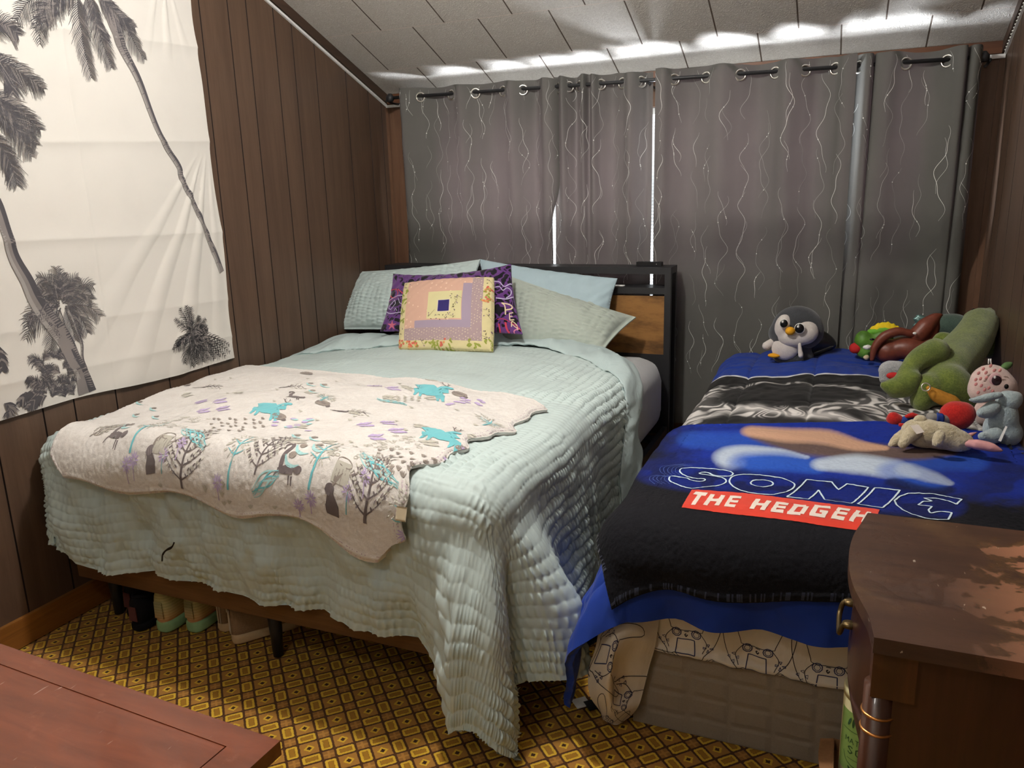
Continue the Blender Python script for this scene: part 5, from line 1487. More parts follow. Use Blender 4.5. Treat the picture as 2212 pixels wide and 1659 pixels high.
# O
pr.stroke(c1([(1080, 360), (1120, 310), (1220, 285), (1400, 283), (1600, 300), (1780, 330), (1900, 380), (1945, 420), (1900, 480), (1780, 530), (1640, 550), (1480, 540), (1300, 510), (1160, 460), (1095, 410)]), LW, KW, smooth=True, closed=True)
pr.stroke(c1([(1360, 395), (1400, 360), (1500, 355), (1610, 370), (1660, 405), (1610, 435), (1500, 445), (1400, 425)]), LW, KW, smooth=True, closed=True)
# N
pr.stroke(np.vstack([c1([(1840, 580), (2100, 352)]), c2([(20, 157), (330, 185), (415, 285), (520, 210), (790, 255), (580, 455), (245, 412), (165, 288), (40, 405)]), c1([(2130, 612)]), c1([(1840, 580)])]), LW, KW)
# I
pr.stroke(c2([(655, 462), (870, 262), (1185, 288), (970, 512), (655, 462)]), LW, KW)
# C with a jagged mouth
pr.stroke(c2([(1900, 470), (1965, 408), (1800, 370), (1600, 335), (1430, 325), (1290, 330), (1180, 370), (1118, 420), (1140, 470), (1210, 530), (1330, 590), (1500, 640), (1660, 660), (1795, 660), (1840, 575), (1700, 560), (1570, 578), (1545, 540), (1590, 495), (1415, 475), (1480, 430), (1590, 430), (1490, 388), (1640, 392), (1780, 425), (1900, 470)]), LW, KW)
# banner
bn = c1([(610, 485), (460, 690)]); b0, b1 = c1([(535, 590)])[0], SS.px([(1895, 1120)])[0]
tl, bl_, tr_, br_ = c1([(575, 492)])[0], c1([(455, 700)])[0], SS.px([(1900, 1104)])[0] , SS.px([(1885, 1146)])[0]
dirn = (tr_ - tl) / np.linalg.norm(tr_ - tl)
for q in np.linspace(.02, .98, 7):
    a = tl * (1 - q) + bl_ * q; b_ = tr_ * (1 - q) + br_ * q; b_ = b_
    pr.stroke([a, b_], np.linalg.norm(tl - bl_) * .16, KR, eps=.0014)


def letter(tag_, q):
    """Slab letter strokes inside the quad q = TL, TR, BR, BL (cloth coordinates)."""
    q = [np.asarray(k) for k in q]
    def f(x, y): return (q[3] * (1 - x) + q[2] * x) * (1 - y) + (q[0] * (1 - x) + q[1] * x) * y
    wv = np.linalg.norm(q[1] - q[0]) * .30; wh = np.linalg.norm(q[0] - q[3]) * .24
    G = {'T': [('h', .88), ('v', .5, 0, 1)], 'H': [('v', .15, 0, 1), ('v', .85, 0, 1), ('h', .5)], 'E': [('v', .18, 0, 1), ('h', .1), ('h', .5), ('h', .9)],
         'D': [('v', .18, 0, 1), ('h', .1, 0, .8), ('h', .9, 0, .8), ('v', .84, .1, .9)], 'G': [('v', .15, .08, .92), ('h', .1), ('h', .9), ('v', .84, .05, .5), ('h', .45, .5, 1.)]}[tag_]
    for g in G:
        if g[0] == 'v': pr.stroke([f(g[1], g[2]), f(g[1], g[3])], wv, KC, eps=.0022)
        else:
            a, b_ = (g[2], g[3]) if len(g) > 2 else (.02, .98); pr.stroke([f(a, g[1]), f(b_, g[1])], wh, KC, eps=.0022)


for ch, Q in (('T', [(620, 512), (800, 530), (650, 690), (545, 685)]), ('H', [(830, 545), (1030, 565), (940, 695), (725, 690)]), ('E', [(1090, 570), (1250, 580), (1150, 722), (1005, 705)]),
              ('H', [(1430, 608), (1640, 640), (1545, 760), (1345, 738)]), ('E', [(1700, 650), (1870, 675), (1790, 795), (1620, 775)]), ('D', [(1940, 680), (2150, 700), (2060, 830), (1835, 805)])):
    letter(ch, c1(Q))
for ch, Q in (('G', [(115, 480), (325, 500), (245, 640), (40, 605)]), ('E', [(405, 510), (570, 535), (480, 670), (315, 645)]), ('H', [(640, 545), (830, 570), (760, 705), (540, 680)])):
    letter(ch, c2(Q))
for k in range(300):
    sd = k % 3; q = rg.uniform(.01, .99); a, b_, da, db = {0: (q * 1.2, .004, .004, .020), 1: (.004, q, .02, .003), 2: (1.196, q, -.02, .003)}[sd]
    pr.stroke([(a, b_), (a + da, b_ + db)], .004, KL)
t = T('printed_fleece'); v = t.obj(); a = t.noise(v, 320, 4, .7); k = t.mix(t.mul(t.step(a, .45, .8), .02), t.attr(), (.5, .55, .7))
t.bsdf(k, .8, t.bump(a, .45, .002), .15, .02)
sm = [t.m] + [weave(n_, c_, 400, .85, .25, .1, .03, .2) for n_, c_ in (('fleece_white_line', srgb(206, 226, 236)), ('fleece_blue_line', srgb(60, 84, 150)), ('fleece_red', srgb(214, 62, 44)), ('fleece_cream', srgb(236, 222, 210)), ('fleece_edge', srgb(46, 50, 66)))]
tag(cloth('fleece_blanket', SS, sm, pr, None, .010, C_.reshape(-1, 3), srgb(24, 26, 40)), 'black and blue fleece blanket with outlined lettering and a red banner over the smaller bed', 'blanket')

# ---------------------------------------------------------------- soft toys


def mpp(p): return float(((np.asarray(p) - CAM) @ CR)[2] / F_PX)


def B(px, py, y, rx, rz=None, ry=None, rot=None):
    """Ellipsoid standing at depth y behind an image point, radii given in image points."""
    c = W(px, py, 1, y); k = mpp(c); rz = rz or rx; ry = ry or (rx + rz) / 2 * .85
    r = (rx * k, ry * k, rz * k)
    return (c, r, Matrix.Rotation(rot, 3, 'Y')) if rot is not None else (c, r)


def CH(pts, rads, y0, y1=None, n=5):
    """Chain of spheres through image points, depth running y0 -> y1."""
    y1 = y0 if y1 is None else y1
    d = cr(np.array(pts, float), n); out = []
    for i, (a, b) in enumerate(d):
        q = i / (len(d) - 1); r = float(np.interp(q, np.linspace(0, 1, len(rads)), rads)); out.append(B(a, b, y0 + (y1 - y0) * q, r, r, r))
    return out


def lens(name, px, py, y, rx, rz, m, parent, ry=None, rot=0., dy=0.):
    """Flattened patch (eye, belly, spot) sitting on a toy."""
    c = W(px, py, 1, y); k = mpp(c); bm = bmesh.new()
    bmesh.ops.create_uvsphere(bm, u_segments=28, v_segments=16, radius=1, matrix=Matrix.Translation(Vector(c)) @ Matrix.Rotation(rot, 4, 'Y') @ Matrix.Diagonal((rx * k, (ry or .25 * rx) * k, rz * k, 1)))
    return from_bm(name, bm, m, parent, smooth=True)


def toy(label, base, cat='soft toy', name='soft_toy'):
    return thing(name, base, label, cat)


gl_black = plain('glossy_black_eye', srgb(14, 14, 18), .15, .6); gl_white = plain('eye_white', srgb(232, 230, 226), .3, .4)
peng_d = fur('charcoal_plush', srgb(70, 72, 76), srgb(56, 58, 62), 260, .95, .4, .4, .003); peng_w = fur('white_plush', srgb(222, 214, 208), srgb(206, 198, 192), 260, .95, .35, .4, .003)
orange = plain('yellow_orange_felt', srgb(224, 160, 40), .8, .15, 0, .05, .2, 300)
# penguin
yP = -.35
o = toy('grey and white toy penguin sitting by the curtain at the head of the blue bed', W(1700, 771, 1, yP), name='toy_penguin')
blob('body', [B(1710, 748, yP, 42, 36, 34), B(1712, 768, yP, 44, 22, 36)], peng_d, o)
blob('head', [B(1722, 708, yP - .01, 53, 48, 42), B(1705, 720, yP - .02, 44, 34, 36), B(1738, 715, yP - .01, 40, 40, 36)], peng_d, o)
blob('face', [B(1692, 705, yP - .065, 18, 27, 20, .15), B(1737, 718, yP - .065, 30, 27, 22, -.2), B(1714, 728, yP - .066, 34, 22, 24)], peng_w, o, .006)
lens('belly', 1696, 753, yP - .062, 28, 25, peng_w, o, 16)
o_b = lens('beak', 1707, 715, yP - .125, 10.5, 9, orange, o, 11)
for ex, ey, rx in ((1693.5, 699, 8), (1727, 709.5, 9.5)):
    rim = lens('eye', ex + .5, ey, yP - (.122 if ex < 1700 else .124), rx + 1.6, rx + 2.2, gl_white, o, 2.2)
    lens('pupil', ex, ey, yP - .127, rx, rx + .8, gl_black, rim, 2.2); lens('glint', ex - 3, ey - 4, yP - .134, 2.4, 2.8, gl_white, rim, 1)
blob('flipper', CH([(1682, 727), (1668, 738), (1655, 747)], [6, 8, 9], yP - .03, yP - .06), peng_w, o, .005)
blob('flipper', CH([(1727, 742), (1728, 755), (1730, 768)], [4, 5, 6], yP - .10, yP - .11), peng_w, o, .005)
lens('foot', 1672, 768, yP - .08, 13, 5, orange, o, 10)
tubes('hang_loop', [([W(1728, 664, 1, yP), W(1729, 660, 1, yP), W(1732, 665, 1, yP)], .002)], M['black_rubber'], o, 6)
# glossy dark toy behind the penguin
vinyl_d = plain('glossy_charcoal_vinyl', srgb(54, 54, 56), .18, .6, 0, .08, .12, 22)
o = toy('glossy dark grey stuffed toy with a pointed fin, tucked behind the penguin', W(1775, 770, 1, -.27), name='toy_shark')
blob('body', CH([(1745, 752), (1765, 738), (1788, 742), (1806, 746)], [26, 27, 17, 3], -.27), vinyl_d, o)
blob('fin', CH([(1752, 764), (1775, 757), (1800, 748)], [9, 7, 3], -.30), vinyl_d, o, .005)
# green toy with red nose and yellow crest
yG = -.36
gv = plain('green_shiny_plush', srgb(84, 128, 44), .5, .4, 0, .3, .2, 40); redp = plain('red_plush', srgb(190, 44, 44), .8, .2); yel = plain('yellow_felt', srgb(236, 206, 40), .75, .2); lime = plain('lime_felt', srgb(112, 176, 60), .7, .25)
o = toy('green toy with a red nose, white horns and yellow crest, beside the brown winged toy', W(1885, 775, 1, yG))
blob('head', [B(1880, 742, yG, 30, 26, 24), B(1866, 735, yG - .01, 20, 22, 20), B(1872, 760, yG - .01, 22, 16, 20), B(1905, 728, yG, 24, 20, 20)], gv, o)
blob('nose', [B(1846, 752, yG - .02, 11, 12, 11), B(1852, 752, yG - .02, 11, 12, 11)], redp, o, .005)
blob('crest', [B(1890, 716, yG - .01, 16, 8, 10), B(1910, 712, yG - .01, 20, 8, 10), B(1928, 716, yG - .01, 12, 9, 10)], lime, o, .005)
sp = []
for i, (a, b) in enumerate(((1884, 712), (1895, 706), (1906, 703), (1917, 703), (1928, 706), (1938, 712))): sp += CH([(a, b + 6), (a + 1, b - 3), (a + 2, b - 9 if i % 2 else b - 7)], [8, 5, 1.5], yG - .01, n=3)
blob('crest_spikes', sp, yel, o, .005)
for a, b, a2, b2 in ((1867, 750, 1882, 748), (1868, 772, 1876, 769)): blob('horn', CH([(a, b), ((a + a2) / 2, b), (a2, b2)], [4, 6, 2], yG - .085), gl_white if b < 760 else plain('ivory_horn', srgb(206, 186, 152), .6), o, .004)
lens('eye', 1884, 733, yG - .075, 5, 2.5, gl_black, o, 2)
# brown winged toy
yB = -.46
brn = plain('brown_vinyl_plush', srgb(112, 56, 40), .42, .45, 0, .18, .25, 60)
o = toy('reddish brown winged toy reptile with folded wings, left of the big green dinosaur', W(1950, 785, 1, yB), name='toy_reptile')
blob('body', [B(1965, 752, yB, 46, 26, 30), B(1920, 758, yB, 32, 26, 26), B(1995, 742, yB + .02, 28, 22, 24), B(2010, 760, yB, 24, 18, 22)], brn, o)
blob('wing', CH([(1884, 776), (1890, 750), (1910, 727), (1940, 716), (1975, 722)], [6, 9, 11, 10, 8], yB - .045, yB - .02), brn, o, .007)
blob('wing', CH([(1985, 722), (2000, 705), (2018, 688), (2036, 679)], [20, 19, 12, 3], yB, yB + .02) + CH([(2010, 730), (2018, 708), (2022, 692)], [14, 12, 8], yB + .02), brn, o, .007)
lens('eye', 1976, 720, yB - .05, 4, 3, gl_white, o, 3)
# pale teal dinosaur at the back
teal = fur('dusty_teal_plush', srgb(84, 104, 92), srgb(70, 88, 80), 200, .9, .5, .4, .004); teal_s = plain('shiny_teal_spines', srgb(96, 128, 124), .25, .5, .3, .2, .4, 80)
o = toy('dusty teal toy dinosaur lying furthest back against the curtain', W(2040, 740, 1, -.22), name='toy_dinosaur')
blob('body', CH([(1998, 712), (2030, 706), (2062, 704), (2085, 712)], [24, 27, 27, 22], -.22) + [B(2040, 728, -.22, 46, 20, 24)], teal, o)
sp = []
for a, b in ((1978, 690), (1986, 684), (1977, 704), (1990, 698), (1976, 716), (1990, 712)): sp += CH([(a + 12, b + 6), (a, b), (a - 6, b - 3)], [7, 5, 1.5], -.24, n=3)
blob('spines', sp, teal_s, o, .005)
# white fluffy toy with red patch
wf = fur('white_fluffy_plush', srgb(196, 196, 196), srgb(168, 170, 174), 120, 1., 1., .5, .008)
o = toy('small white fluffy toy with a red patch under the brown winged toy', W(1930, 825, 1, -.74))
blob('body', [B(1925, 800, -.74, 26, 22, 22), B(1915, 815, -.74, 16, 18, 18), B(1940, 795, -.74, 22, 16, 18)], wf, o)
lens('patch', 1931, 812, -.82, 15, 8, redp, o, 6); lens('spot', 1944, 811, -.835, 5, 4, gl_white, o, 3)
# big green dinosaur
grn_p = fur('moss_green_plush', srgb(120, 134, 60), srgb(90, 106, 44), 170, .95, .7, .5, .005); olive = plain('tan_ribbed_belly', srgb(176, 122, 44), .8, .2, 0, .15, .3, 90)
y0 = -.98
o = toy('big moss green toy dinosaur leaning face-down against the right wall', W(2020, 868, 1, y0 - .1), name='toy_dinosaur')
bdy = CH([(2118, 700), (2098, 735), (2070, 770), (2045, 800), (2022, 838)], [36, 42, 48, 50, 40], -.56, y0, 6)
hd = [B(2118, 690, -.46, 36, 24, 28), B(2136, 694, -.44, 22, 26, 26), B(2150, 715, -.44, 18, 34, 24), B(2136, 745, -.50, 20, 30, 22), B(2136, 672, -.45, 10, 9, 9)]
blob('body', bdy + hd + CH([(2050, 830), (2085, 850), (2100, 868)], [44, 34, 16], y0, y0 + .02) + CH([(2005, 835), (1992, 860), (1990, 872)], [30, 26, 20], y0 - .04), grn_p, o, .010, 8)
blob('arm', CH([(2020, 760), (1985, 776), (1964, 800), (1950, 826)], [30, 24, 20, 20], y0 + .06, y0 - .06) + CH([(1955, 828), (1930, 836), (1905, 832)], [22, 20, 7], y0 - .06, y0 - .09) + CH([(1975, 815), (1960, 840), (1930, 850)], [16, 18, 12], y0 - .06), grn_p, o, .009, 6)
blob('arm', CH([(2055, 735), (2035, 730), (2024, 738)], [14, 14, 12], -.62), grn_p, o, .007)
blob('belly', CH([(2005, 838), (2025, 855), (2055, 868), (2080, 880)], [6, 15, 16, 6], y0 - .125), olive, o, .006)
lens('eye', 2103, 671, -.50, 4, 5, gl_black, o, 3)
tubes('tag_ring', [(ring(W(2000, 836, 1, y0 - .16), (1, 0, 0), (0, .3, .95), .013, 18), .0025)], M['silver'], o, 6)
# spotted toy
spot_w = fur('blush_white_plush', srgb(216, 192, 184), srgb(202, 176, 168), 240, .95, .3, .4, .003); pink = plain('pink_spot', srgb(214, 146, 142), .85, .15)
yS = -1.22
o = toy('round white toy with pink spots and a large glossy eye, leaning on the right wall', W(2140, 905, 1, yS))
blob('head', [B(2140, 828, yS, 42, 42, 36), B(2160, 838, yS - .01, 34, 36, 32), B(2125, 840, yS, 32, 34, 32)], spot_w, o)
blob('body', [B(2130, 890, yS - .01, 24, 34, 24), B(2145, 880, yS, 30, 30, 24)], spot_w, o)
for a, b in ((2114, 806), (2124, 797), (2140, 790), (2130, 805), (2118, 818), (2120, 833), (2108, 830), (2131, 816), (2127, 842), (2113, 848), (2136, 838), (2122, 856), (2148, 800), (2160, 800), (2144, 845), (2108, 820)):
    k = math.hypot(a - 2138, b - 832) / 46
    lens('spot', a, b, yS - .092 * math.sqrt(max(.02, 1 - k * k)), 3.0, 4.2, pink, o, 1.3, .4)
e_ = lens('eye', 2150, 819, yS - .098, 12, 14, plain('pink_eye_ring', srgb(212, 170, 172), .3), o, 3, -.2); lens('pupil', 2153, 822, yS - .104, 9.5, 11, plain('dark_plum_eye', srgb(50, 30, 36), .2, .5), e_, 3, -.2); lens('glint', 2149, 815, yS - .113, 2.4, 3, gl_white, e_, 1)
lens('nostril', 2174, 835, yS - .085, 4.5, 5.5, gl_black, o, 4)
blob('ear', CH([(2165, 795), (2175, 790), (2184, 785)], [6, 9, 5], yS), plain('green_felt_leaf', srgb(82, 112, 66), .85), o, .005)
tubes('hang_loop', [([W(2135, 786, 1, yS), W(2136, 775, 1, yS), W(2140, 775, 1, yS), W(2141, 787, 1, yS)], .0022)], M['white'], o, 6)
# pale blue rabbit seen from behind
blu_p = fur('pale_blue_plush', srgb(176, 192, 194), srgb(156, 174, 180), 130, 1., .9, .5, .006)
yR = -1.38
o = toy('pale blue fluffy toy rabbit seen from behind, in front of the spotted toy', W(2160, 965, 1, yR), name='toy_rabbit')
blob('body', [B(2165, 905, yR, 32, 46, 30), B(2172, 935, yR, 34, 32, 30), B(2155, 925, yR, 30, 30, 28)], blu_p, o)
blob('head', [B(2178, 866, yR, 26, 24, 24), B(2196, 862, yR + .01, 14, 18, 16)], blu_p, o)
blob('ear', CH([(2160, 853), (2135, 858), (2110, 864), (2093, 864)], [8, 10, 8, 4], yR - .03, yR - .06), blu_p, o, .006)
blob('arm', CH([(2145, 880), (2130, 890), (2118, 892)], [16, 15, 10], yR - .03, yR - .06), blu_p, o, .006)
blob('leg', CH([(2150, 940), (2132, 946), (2122, 942)], [18, 15, 10], yR - .05, yR - .08), blu_p, o, .006)
p = np.array([[W(2172, 920, 1, yR - .10), W(2176, 922, 1, yR - .10)], [W(2156, 952, 1, yR - .13), W(2162, 954, 1, yR - .13)]]); cloth('tag', Surf(p, 0, 1, 0, 1), M['white'], None, o, .001)
# plain red ball toy and small red and blue figure, on their sides
redf = fur('red_plush_pile', srgb(196, 44, 36), srgb(160, 30, 28), 220, .9, .35, .3, .003); bluf = plain('navy_felt', srgb(36, 58, 128), .85); greyf = plain('grey_felt', srgb(138, 134, 128), .7)
yK = -1.32
o = toy('large round red stuffed toy with a grey and navy neck, behind the cream rabbit', W(2060, 930, 1, yK))
blob('head', [B(2066, 898, yK, 35, 33, 32), B(2080, 895, yK, 26, 28, 28)], redf, o)
blob('neck', CH([(2040, 908), (2028, 906), (2012, 903)], [13, 12, 13], yK - .03, yK - .05), greyf, o, .006)
blob('collar', [B(2024, 905, yK - .045, 5, 15, 15), B(2034, 906, yK - .04, 6, 15, 15)], bluf, o, .005)
yK = -1.36
o = toy('small red and navy stuffed figure lying left of the cream rabbit', W(1935, 925, 1, yK))
blob('head', [B(1930, 906, yK, 15, 18, 15), B(1940, 908, yK, 12, 14, 12)], redf, o, .006)
blob('body', CH([(1945, 912), (1960, 908), (1975, 908)], [11, 11, 9], yK), bluf, o, .006)
blob('arm', CH([(1958, 900), (1970, 897), (1984, 899)], [5, 7, 5], yK - .02), redf, o, .005); blob('arm', CH([(1945, 918), (1955, 920), (1962, 918)], [6, 6, 4], yK - .03), redf, o, .005)
# cream rabbit lying on its front
crm = fur('cream_curly_plush', srgb(214, 202, 172), srgb(188, 174, 140), 110, 1., 1., .5, .007); pnk = plain('pink_satin_ear', srgb(216, 158, 158), .6, .3, 0, .06, .2, 60)
yC = -1.555
o = toy('cream curly toy rabbit with pink ears lying at the top edge of the fleece blanket', W(2010, 968, 1, yC), name='toy_rabbit')
blob('body', [B(1998, 936, yC, 42, 33, 32), B(2032, 941, yC, 42, 31, 30), B(2064, 951, yC, 32, 26, 26), B(1980, 931, yC, 32, 27, 26), B(2082, 955, yC, 21, 21, 21)], crm, o)
blob('leg', CH([(1975, 932), (1960, 945), (1950, 960)], [18, 15, 11], yC - .03, yC - .07), crm, o, .007)
blob('leg', CH([(1958, 938), (1938, 950), (1924, 962)], [16, 13, 8], yC, yC - .02), crm, o, .007)
blob('arm', CH([(2030, 940), (2026, 952), (2022, 960)], [13, 13, 9], yC - .075, yC - .09), crm, o, .007)
blob('tail', [B(1988, 906, yC, 14, 11, 12), B(1980, 911, yC, 10, 8, 9)], crm, o, .006)
blob('ear', CH([(2086, 958), (2110, 960), (2140, 966), (2165, 974)], [8, 12, 11, 4], yC - .02, yC - .03), pnk, o, .005)
blob('ear', CH([(2078, 945), (2095, 940), (2110, 934)], [6, 6, 3], yC + .02, yC + .05), pnk, o, .005)
p = np.array([[W(1966, 919, 1, yC - .085), W(1980, 938, 1, yC - .10)], [W(1984, 917, 1, yC - .085), W(1997, 933, 1, yC - .10)]]); cloth('tag', Surf(p, 0, 1, 0, 1, False), weave('white_satin_label', srgb(226, 214, 204)), None, o, .001)

# ---------------------------------------------------------------- worn chest of drawers at the right
t = T('worn_mahogany_top'); v = t.obj(); x, y, z = t.xyz(v)
g = t.noise(t.map(v, (.12, 1, 1)), 34, 6, .65, .5); k = t.ramp(g, [(.3, srgb(60, 42, 33)), (.7, srgb(82, 57, 44))])
wear = t.add(t.noise(v, 7.5, 6, .62, .4), t.mul(t.noise(v, 46, 5, .7), .22))
reg = t.mul(t.step(x, -.16, .10), 1.)
m = t.step(t.sub(t.add(wear, t.mul(reg, .16)), .12), .57, .60); m2 = t.step(t.sub(t.add(wear, t.mul(reg, .16)), .12), .51, .57)
k = t.mix(t.mul(m2, reg), k, srgb(92, 66, 34)); k = t.mix(t.mul(m, reg), k, srgb(172, 116, 88))
e = t.noise(v, 5, 5, .6); k = t.mix(t.mul(t.step(e, .52, .75), .45), k, srgb(120, 92, 58))
sc_ = t.step(t.noise(t.map(v, (1, .25, 1), (0, 0, .5)), 90, 2), .70, .735); k = t.mix(t.mul(sc_, .6), k, srgb(206, 190, 170))
t.bsdf(k, t.add(t.mul(m, .25), .36), t.bump(t.add(t.mul(m2, -.3), t.mul(g, .1)), .25, .002), .4); M['worn'] = t.m
M['mahog'] = wood('dark_mahogany', srgb(72, 40, 28), srgb(50, 26, 18), 'z', .32, .45, 4, coat=.2)
M['mahog_post'] = wood('reddish_mahogany_post', srgb(84, 46, 26), srgb(56, 30, 18), 'z', .3, .5, 4, coat=.3)
DZ, DY0, DY1, DXF = .80, -2.926, -2.469, 2.497
dr = thing('chest_of_drawers', (2.73, -2.70, 0), 'old dark brown chest with a scratched, worn top and bowed front at the right', 'chest of drawers')
_fq = cr([(0, 0), (.05, .002), (.13, .006), (.22, .016), (.32, .026), (.45, .032), (.6, .032), (.75, .025), (.88, .012), (1, 0)], 6)
def fx(q): return DXF - float(np.interp(q, _fq[:, 0], _fq[:, 1]))     # serpentine front, q=0 near end
qs = np.linspace(0, 1, 40)
out = [(fx(q), DY0 + (DY1 - DY0) * q) for q in qs] + [(XR - .02, DY1), (XR - .02, DY0)]
def slab(bm, pts, z0, z1):
    lo = [bm.verts.new((a, b, z0)) for a, b in pts]; hi = [bm.verts.new((a, b, z1)) for a, b in pts]
    bm.faces.new(hi); bm.faces.new(lo[::-1]); n = len(pts)
    for i in range(n): bm.faces.new((lo[i], lo[(i + 1) % n], hi[(i + 1) % n], hi[i]))
bm = bmesh.new(); slab(bm, out[::-1], DZ - .024, DZ); from_bm('top', bm, M['worn'], dr, bevel=.005)
bm = bmesh.new(); abox(bm, (DXF + .020, DY0 + .020, .10), (XR - .03, DY0 + .034, DZ - .025)); from_bm('side_panel', bm, M['mahog'], dr, bevel=.002)
bm = bmesh.new(); abox(bm, (DXF + .02, DY1 - .036, .10), (XR - .03, DY1 - .018, DZ - .025)); from_bm('side_panel', bm, M['mahog'], dr, bevel=.002)
bm = bmesh.new(); abox(bm, (XR - .045, DY0 + .034, .10), (XR - .03, DY1 - .034, DZ - .025)); from_bm('back_panel', bm, M['mahog'], dr)
def prof_post(x, y, nm):
    o = lathe(nm, [(.001, 0), (.016, 0), (.019, .03), (.019, .20), (.0215, .36), (.0215, DZ - .09), (.001, DZ - .0895)], (x, y, 0), M['mahog_post'], dr, 24)
    for z in ((.665, .638) if y < -2.7 else ()): tubes('post_ring', [(ring((x, y, z), (1, 0, 0), (0, 1, 0), .0218, 24), .0022)], M['brass_bright'], o, 8)
prof_post(DXF + .016, DY0 + .034, 'post'); prof_post(DXF + .050, DY1 - .040, 'post')
box('post_block', (DXF + .002, DY0 + .012, DZ - .10), (DXF + .058, DY0 + .062, DZ - .0245), M['mahog_post'], dr)
for x, y in ((XR - .06, DY0 + .05), (XR - .06, DY1 - .05)): box('leg', (x - .02, y - .02, 0), (x + .02, y + .02, .11), M['mahog'], dr)
# bowed drawer fronts, fuller in the middle of their height
def bow(z): return .018 * math.sin(PI * np.clip((z - .40) / .46, 0, 1)) - .034 * (1 - sst(z, .40, .62))
zd = [(.60, .765), (.42, .595), (.24, .415)]
for z0, z1 in zd:
    nz_, nq = 14, 36; q = np.linspace(0.10, .90, nq); z = np.linspace(z0, z1, nz_)
    Pf = np.array([[(fx(a) + .028 - bow(b) * math.sin(PI * a) ** .5 * 1.0, DY0 + (DY1 - DY0) * a, b) for a in q[::-1]] for b in z])
    Sd = Surf(Pf, 0, .4, z0, z1); d = cloth('drawer', Sd, M['mahog'], None, dr, .02)
    for qh in ((.55,) if z0 > .5 else ()):
        for dq in (-.085, .085):
            a = qh + dq; c = np.array([fx(a) + .024 - bow((z0 + z1) / 2) * math.sin(PI * a) ** .5, DY0 + (DY1 - DY0) * a, (z0 + z1) / 2 + .012])
            lathe('handle_mount', [(.001, -.003), (.011, -.002), (.011, .004), (.001, .005)], c, M['brass'], d, 14)
        if z0 < .5: continue
        a = qh; c = np.array([fx(a) + .020 - bow((z0 + z1) / 2), DY0 + (DY1 - DY0) * a, (z0 + z1) / 2])
        hp = [c + np.array(k) for k in ((.014, .040, .014), (-.003, .040, .012), (-.009, .036, -.006), (-.010, .015, -.012), (-.010, -.015, -.012), (-.009, -.036, -.006), (-.003, -.040, .012), (.014, -.040, .014))]
        tubes('handle', [(cr(hp, 5), .0045)], M['brass'], d, 8)
bm = bmesh.new(); abox(bm, (DXF + .06, DY0 + .036, .20), (XR - .05, DY1 - .036, .235)); from_bm('bottom_rail', bm, M['mahog'], dr)

# ---------------------------------------------------------------- jar in an open cardboard box
jy, jx = -2.30, 2.545
card = plain('brown_cardboard', srgb(146, 106, 72), .8, .15, 0, .08, .1, 120)
bx = thing('cardboard_box', (jx, jy, 0), 'small open brown cardboard box between the smaller bed and the chest', 'box')
bm = bmesh.new()
x0, x1, y0_, y1_, zt_ = 2.474, 2.66, -2.385, -2.235, .128
for lo, hi in (((x0, y0_, .001), (x1, y1_, .004)), ((x0 + .003, y0_ + .003, .094), (x1 - .003, y1_ - .003, .099)), ((x0, y0_, .004), (x0 + .003, y1_, zt_)), ((x1 - .003, y0_, .004), (x1, y1_, zt_)), ((x0, y0_, .004), (x1, y0_ + .003, zt_)), ((x0, y1_ - .003, .004), (x1, y1_, zt_))): abox(bm, lo, hi)
from_bm('walls', bm, card, bx)
fpn = [[(x0, y0_, zt_), (x0 + .09, y0_, zt_), (x1, y0_, zt_)], [(x0 - .012, y0_ - .025, zt_ + .010), (x0 + .09, y0_ - .02, zt_ + .030), (x1, y0_ - .02, zt_ + .03)], [(x0 - .022, y0_ - .045, zt_ - .004), (x0 + .08, y0_ - .04, zt_ + .03), (x1, y0_ - .04, zt_ + .03)]]
cloth('flap', Surf(net(fpn, 14, 10), 0, 1, 0, 1), card, None, bx, .003)
fpn = [[(x0, y0_, zt_), (x0, -2.31, zt_), (x0, y1_, zt_)], [(x0 - .02, y0_ - .01, zt_ + .004), (x0 - .03, -2.31, zt_ - .005), (x0 - .028, y1_, zt_ - .008)]]
cloth('flap', Surf(net(fpn, 10, 6), 0, 1, 0, 1), card, None, bx, .003)
jr = thing('jar', (jx, jy, .1), 'green labelled cream-coloured jar standing in the small cardboard box', 'jar')
cream = plain('cream_plastic', srgb(214, 206, 160), .4, .4); jz0, jz1, jR = .100, .302, .058
lathe('body', [(.001, jz0), (jR - .004, jz0), (jR, jz0 + .006), (jR, jz1), (jR - .003, jz1 + .003), (.001, jz1 + .003)], (jx, jy, 0), cream, jr, 48)
lathe('lid', [(.001, jz1 + .003), (jR + .001, jz1 + .004), (jR + .001, jz1 + .020), (jR - .002, jz1 + .023), (jR - .006, jz1 + .020), (.001, jz1 + .019)], (jx, jy, 0), cream, jr, 48)
nA = 120; an = np.linspace(-2.9, -.4, nA)[None, :]; zz_ = np.linspace(jz0 + .03, jz1 - .022, 40)[:, None]
SL = Surf(np.stack([jx + (jR + .0006) * np.cos(an) + 0 * zz_, jy + (jR + .0006) * np.sin(an) + 0 * zz_, zz_ + 0 * an], -1), 0, 2.5 * jR, 0, .14)
pr = Print(SL, .0005)
